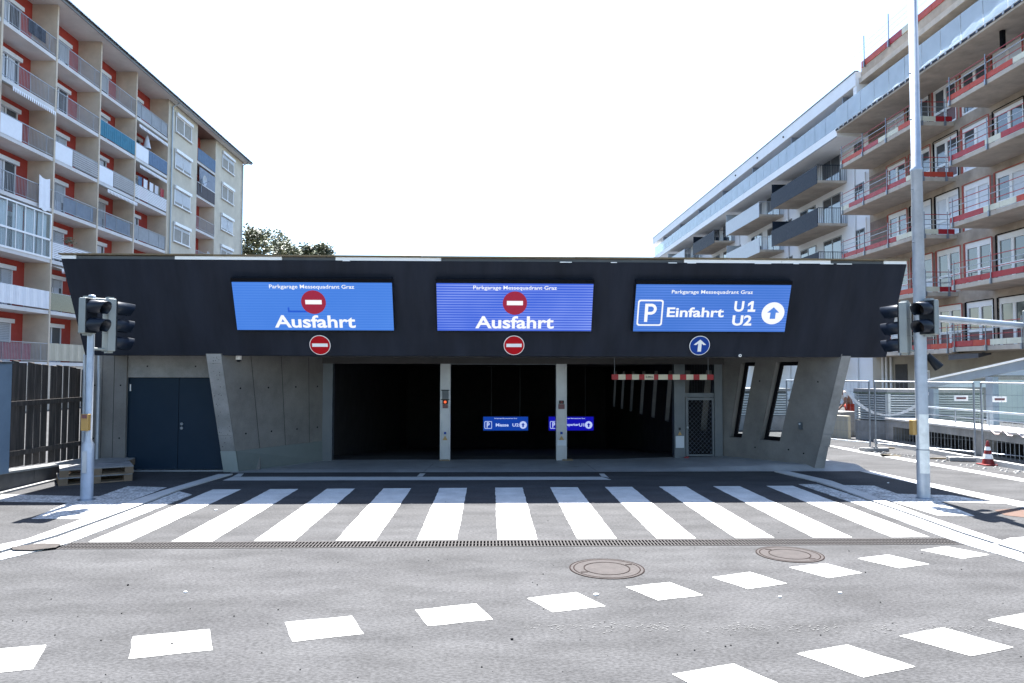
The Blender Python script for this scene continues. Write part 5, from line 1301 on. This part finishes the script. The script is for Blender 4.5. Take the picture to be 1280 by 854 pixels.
# ground floor openings and pipes
for yo, w_, z0 in ((38.2, .9, 1.75), (30.6, .42, 2.35), (27.9, .5, 2.35)):
    o = part('small_window', MB().box(XW-.04, XW+.0, yo-.08, yo+w_+.08, z0-.08, z0+.5), pvc, raw); part('pane', MB().box(XW-.05, XW-.041, yo, yo+w_, z0, z0+.42), glass_win, o)
for yo in (42.6, 42.2, 41.7): part('pipe', MB().tube((XW-.1, yo, 0), (XW-.1, yo, rl[0]), .07, n=8), pvc, raw)
part('recess', MB().box(XW-.03, XW-.002, 40.2, 41.4, 0, 2.6), mat("recess_shade", (.05, .05, .05), .9), raw)  # flat dark panel on the wall, a recess's shade put into its colour
part('tarp_under_slab', MB().hexa([(XR+.1, 31.5, rl[0]-.25), (XR+.7, 31.5, rl[0]-.1), (XR+.7, 33.6, rl[0]-.1), (XR+.1, 33.6, rl[0]-.32)], [(XR+.1, 31.5, rl[0]-.05), (XR+.7, 31.5, rl[0]-.02), (XR+.7, 33.6, rl[0]-.02), (XR+.1, 33.6, rl[0]-.05)]), mat("dark_tarp", (.05, .05, .06), .6), raw)
part('site_light', MB().tube((XR+.8, 30.4, zt-.75), (XR+.8, 30.4, zt), .12, n=10), matt_black, raw)
for k in (2, 3, 4): part('rain_pipe', MB().tube((XW-.12, YF+.25, rl[k]-2.7), (XW-.12, YF+.25, rl[k]), .06, n=8), pvc, raw)

# ================================================================== RIGHT: FINISHED WHITE BLOCK
wb = thing('apartment_building', (26, 70, 0), 'finished white apartment building with navy and pale grey balconies farther down on the right', 'apartment building')
YE = 95.0
part('facade_wall', MB().box(XW, XW+.35, YF+.01, YE, 0, 16.9), plaster, wb)
part('body', MB().box(XW+.36, XW+9, YF+.01, YE-.01, 0, 19.2), plaster, wb)
part('terrace_band', MB().box(XR, XW+.34, YF+.01, YE, 16.901, 17.45), plaster, wb)
part('terrace_drip', MB().box(XR-.03, XR, YF+.01, YE, 16.88, 16.93), roof_dark, wb)
part('attic_wall', MB().box(XW+.8, XW+1.0, YF+.01, YE, 17.451, 19.2), plaster, wb)
part('roof_band', MB().box(XR+.0, XW+9, 41.51, YE, 19.201, 20.02), plaster, wb)
part('roof_flashing', MB().box(XR-.04, XR+.2, 41.51, YE, 20.021, 20.08), roof_dark, wb)
part('attic_end', MB().box(XR+.05, XR+.9, 41.51, 41.9, 17.5, 19.2), plaster, wb)
y = YF+.05
while y < YE-1.5:
    part('balustrade_pane', MB().box(XR+.02, XR+.04, y, y+1.48, 17.452, 18.62), balu_glass, wb); y += 1.52
for y in (43.3, 50.9, 58.6, 66.3, 74.1, 81.6, 89.4): part('terrace_divider', MB().box(XR+.1, XW+.8, y, y+.08, 17.46 if y > 44 else 17.45, 19.15), grey_panel, wb)
dm = MB(); W2, H2 = 2.6, 2.3
for a in ((0, .08, 0, H2), (W2-.08, W2, 0, H2), (.08, W2-.08, 0, .08), (.08, W2-.08, H2-.08, H2), (W2*.5-.05, W2*.5+.05, .08, H2-.08)): dm.box(-.02, .05, *a)
dme = dm.mesh('terrace_door', mat("grey_window_frame", (.3, .32, .34), .4)); dp1 = MB().box(.0, .02, .08, W2*.5-.05, .08, H2-.08).mesh('pane', glass_win); dp2 = MB().box(.0, .02, W2*.5+.05, W2-.08, .08, H2-.08).mesh('pane', glass_win)
def wdoor(x, y, z, sc=1): 
    o = inst('terrace_door', dme, wb, (x, y, z)); sub('pane', dp1, o); sub('pane', dp2, o); o.scale = (1, sc, 1 if sc == 1 else .62); return o
lv5 = [z for z in rl]
barw = MB()
def box_balcony(y0, y1, z, mt):
    sl = part('balcony_slab', MB().box(XR, XW-.001, y0, y1, z, z+.16), conc_edge, wb)
    zt_ = z+.161
    m = MB(); n = int((y1-y0)/.12)   # outer face: flat metal slats standing close together
    for q in range(n): ya = y0+(y1-y0)*q/n; m.box(XR-.02, XR+.0, ya+.006, ya+(y1-y0)/n-.006, z-.06, zt_+1.0)
    m.box(XR+.001, XR+.04, y0, y1, zt_+.96, zt_+1.0); m.box(XR+.001, XR+.03, y0, y1, zt_+.02, zt_+.06)
    part('slatted_front', m, mt, sl, kind='stuff')
    part('front_backing', MB().box(XR+.004, XR+.012, y0+.02, y1-.02, zt_+.07, zt_+.95), mt, sl)
    m = MB(); n = 17
    for q in range(n+1): xx = XR+(XW-XR-.05)*q/n; m.box(xx, xx+.02, y0-.01, y0+.01, zt_, zt_+1.0)
    m.box(XR, XW-.02, y0-.015, y0+.015, zt_+1.0, zt_+1.04); part('side_railing', m, mt, sl)
    part('side_screen', MB().box(XR+.04, XW-.01, y1-.05, y1-.01, zt_, zt_+1.75), mt, sl)
for c_, (y0, y1) in enumerate(((46.7, 54.5), (57.0, 65.2), (68.6, 76.0), (79.3, 87.0))):
    for k, z in enumerate(rl):
        mt_ = navy_metal if c_ in (0, 2) else pale_metal
        if k == 0: mt_ = pale_metal if c_ == 0 else mt_
        box_balcony(y0, y1, z, mt_)
        wdoor(XW-.03, y0+.8, z+.17); wdoor(XW-.03, y0+4.6, z+.17)
        if y0 > 50: wdoor(XW-.03, y0-1.6, z+.95, .45)
        else: wdoor(XW-.03, 44.5, z+.95, .5)
for y in (45.6, 56.0, 67.2): part('rain_pipe', MB().tube((XW-.08, y, 0), (XW-.08, y, 16.88), .06, n=8), pvc, wb)
for y in (46.3, 52.0, 63, 72, 80): part('wall_lamp', MB().tube((XW-.06, y, 16.2), (XW-.0, y, 16.2), .09, n=10), matt_black, wb)
for y in (52, 57.2, 62.4): part('roof_vent', MB().tube((XR-.07, y, 19.55), (XR-.01, y, 19.55), .07, n=8), matt_black, wb)

# ================================================================== TREES BEHIND THE GARAGE
def tree(x, y, h, r, seed, label, nleaf=5200):
    t = thing('broadleaf_tree', (x, y, 0), label, 'tree', 'trees behind the garage'); q = random.Random(seed)
    tk = MB(); tk.tube((x, y, 0), (x+.2, y, h*.45), .34, .24, 10); part('trunk', tk, bark, t)
    tips = []
    for k in range(9):
        a = 2*PI*k/9+q.uniform(-.3, .3); l = r*q.uniform(.5, .9); zz = h*q.uniform(.55, .92)
        b0 = Vector((x+.2, y, h*q.uniform(.35, .45))); b1 = Vector((x+l*math.cos(a), y+l*math.sin(a), zz))
        lm = MB(); lm.tube(b0, b0.lerp(b1, .5)+Vector((0, 0, .3)), .13, .08, 6); lm.tube(b0.lerp(b1, .5)+Vector((0, 0, .3)), b1, .08, .03, 6); part('limb', lm, bark, t); tips.append(b1)
    cl = []
    for k in range(80):
        a = q.uniform(0, 2*PI); u = q.uniform(-.9, 1); rad = r*math.sqrt(max(0, 1-(u*.95)**2))*q.uniform(.55, 1.08)
        cl.append((Vector((x+rad*math.cos(a), y+rad*math.sin(a), h*.68+u*h*.33)), q.uniform(.5, 1.1)*r*.27))
    for par_, mt_ in ((0, leaf), (1, leaf2)):
        m = MB()
        for i, (c_, cr_2) in enumerate(cl):
            if (i % 3 == 0) != bool(par_): continue
            for j in range(nleaf//80):
                d = Vector((q.gauss(0, 1), q.gauss(0, 1), q.gauss(0, 1))).normalized()*cr_2*q.uniform(.35, 1.1); pp = c_+d
                u_ = Vector((q.uniform(-1, 1), q.uniform(-1, 1), q.uniform(-.6, .6))).normalized()*q.uniform(.13, .26); v_ = u_.cross(Vector((q.uniform(-1, 1), q.uniform(-1, 1), 1))).normalized()*q.uniform(.08, .15)
                m.add([pp-u_, pp+v_, pp+u_, pp-v_], [(0, 1, 2, 3)])
        part('crown', m, mt_, t, kind='stuff')
tree(-25.9, 84, 17.9, 4.8, 2, 'tall bushy tree just right of the left apartment block', 26000)
tree(-20.6, 86, 16.7, 3.2, 9, 'lower tree peeping over the garage roof right of the tall one', 14000)
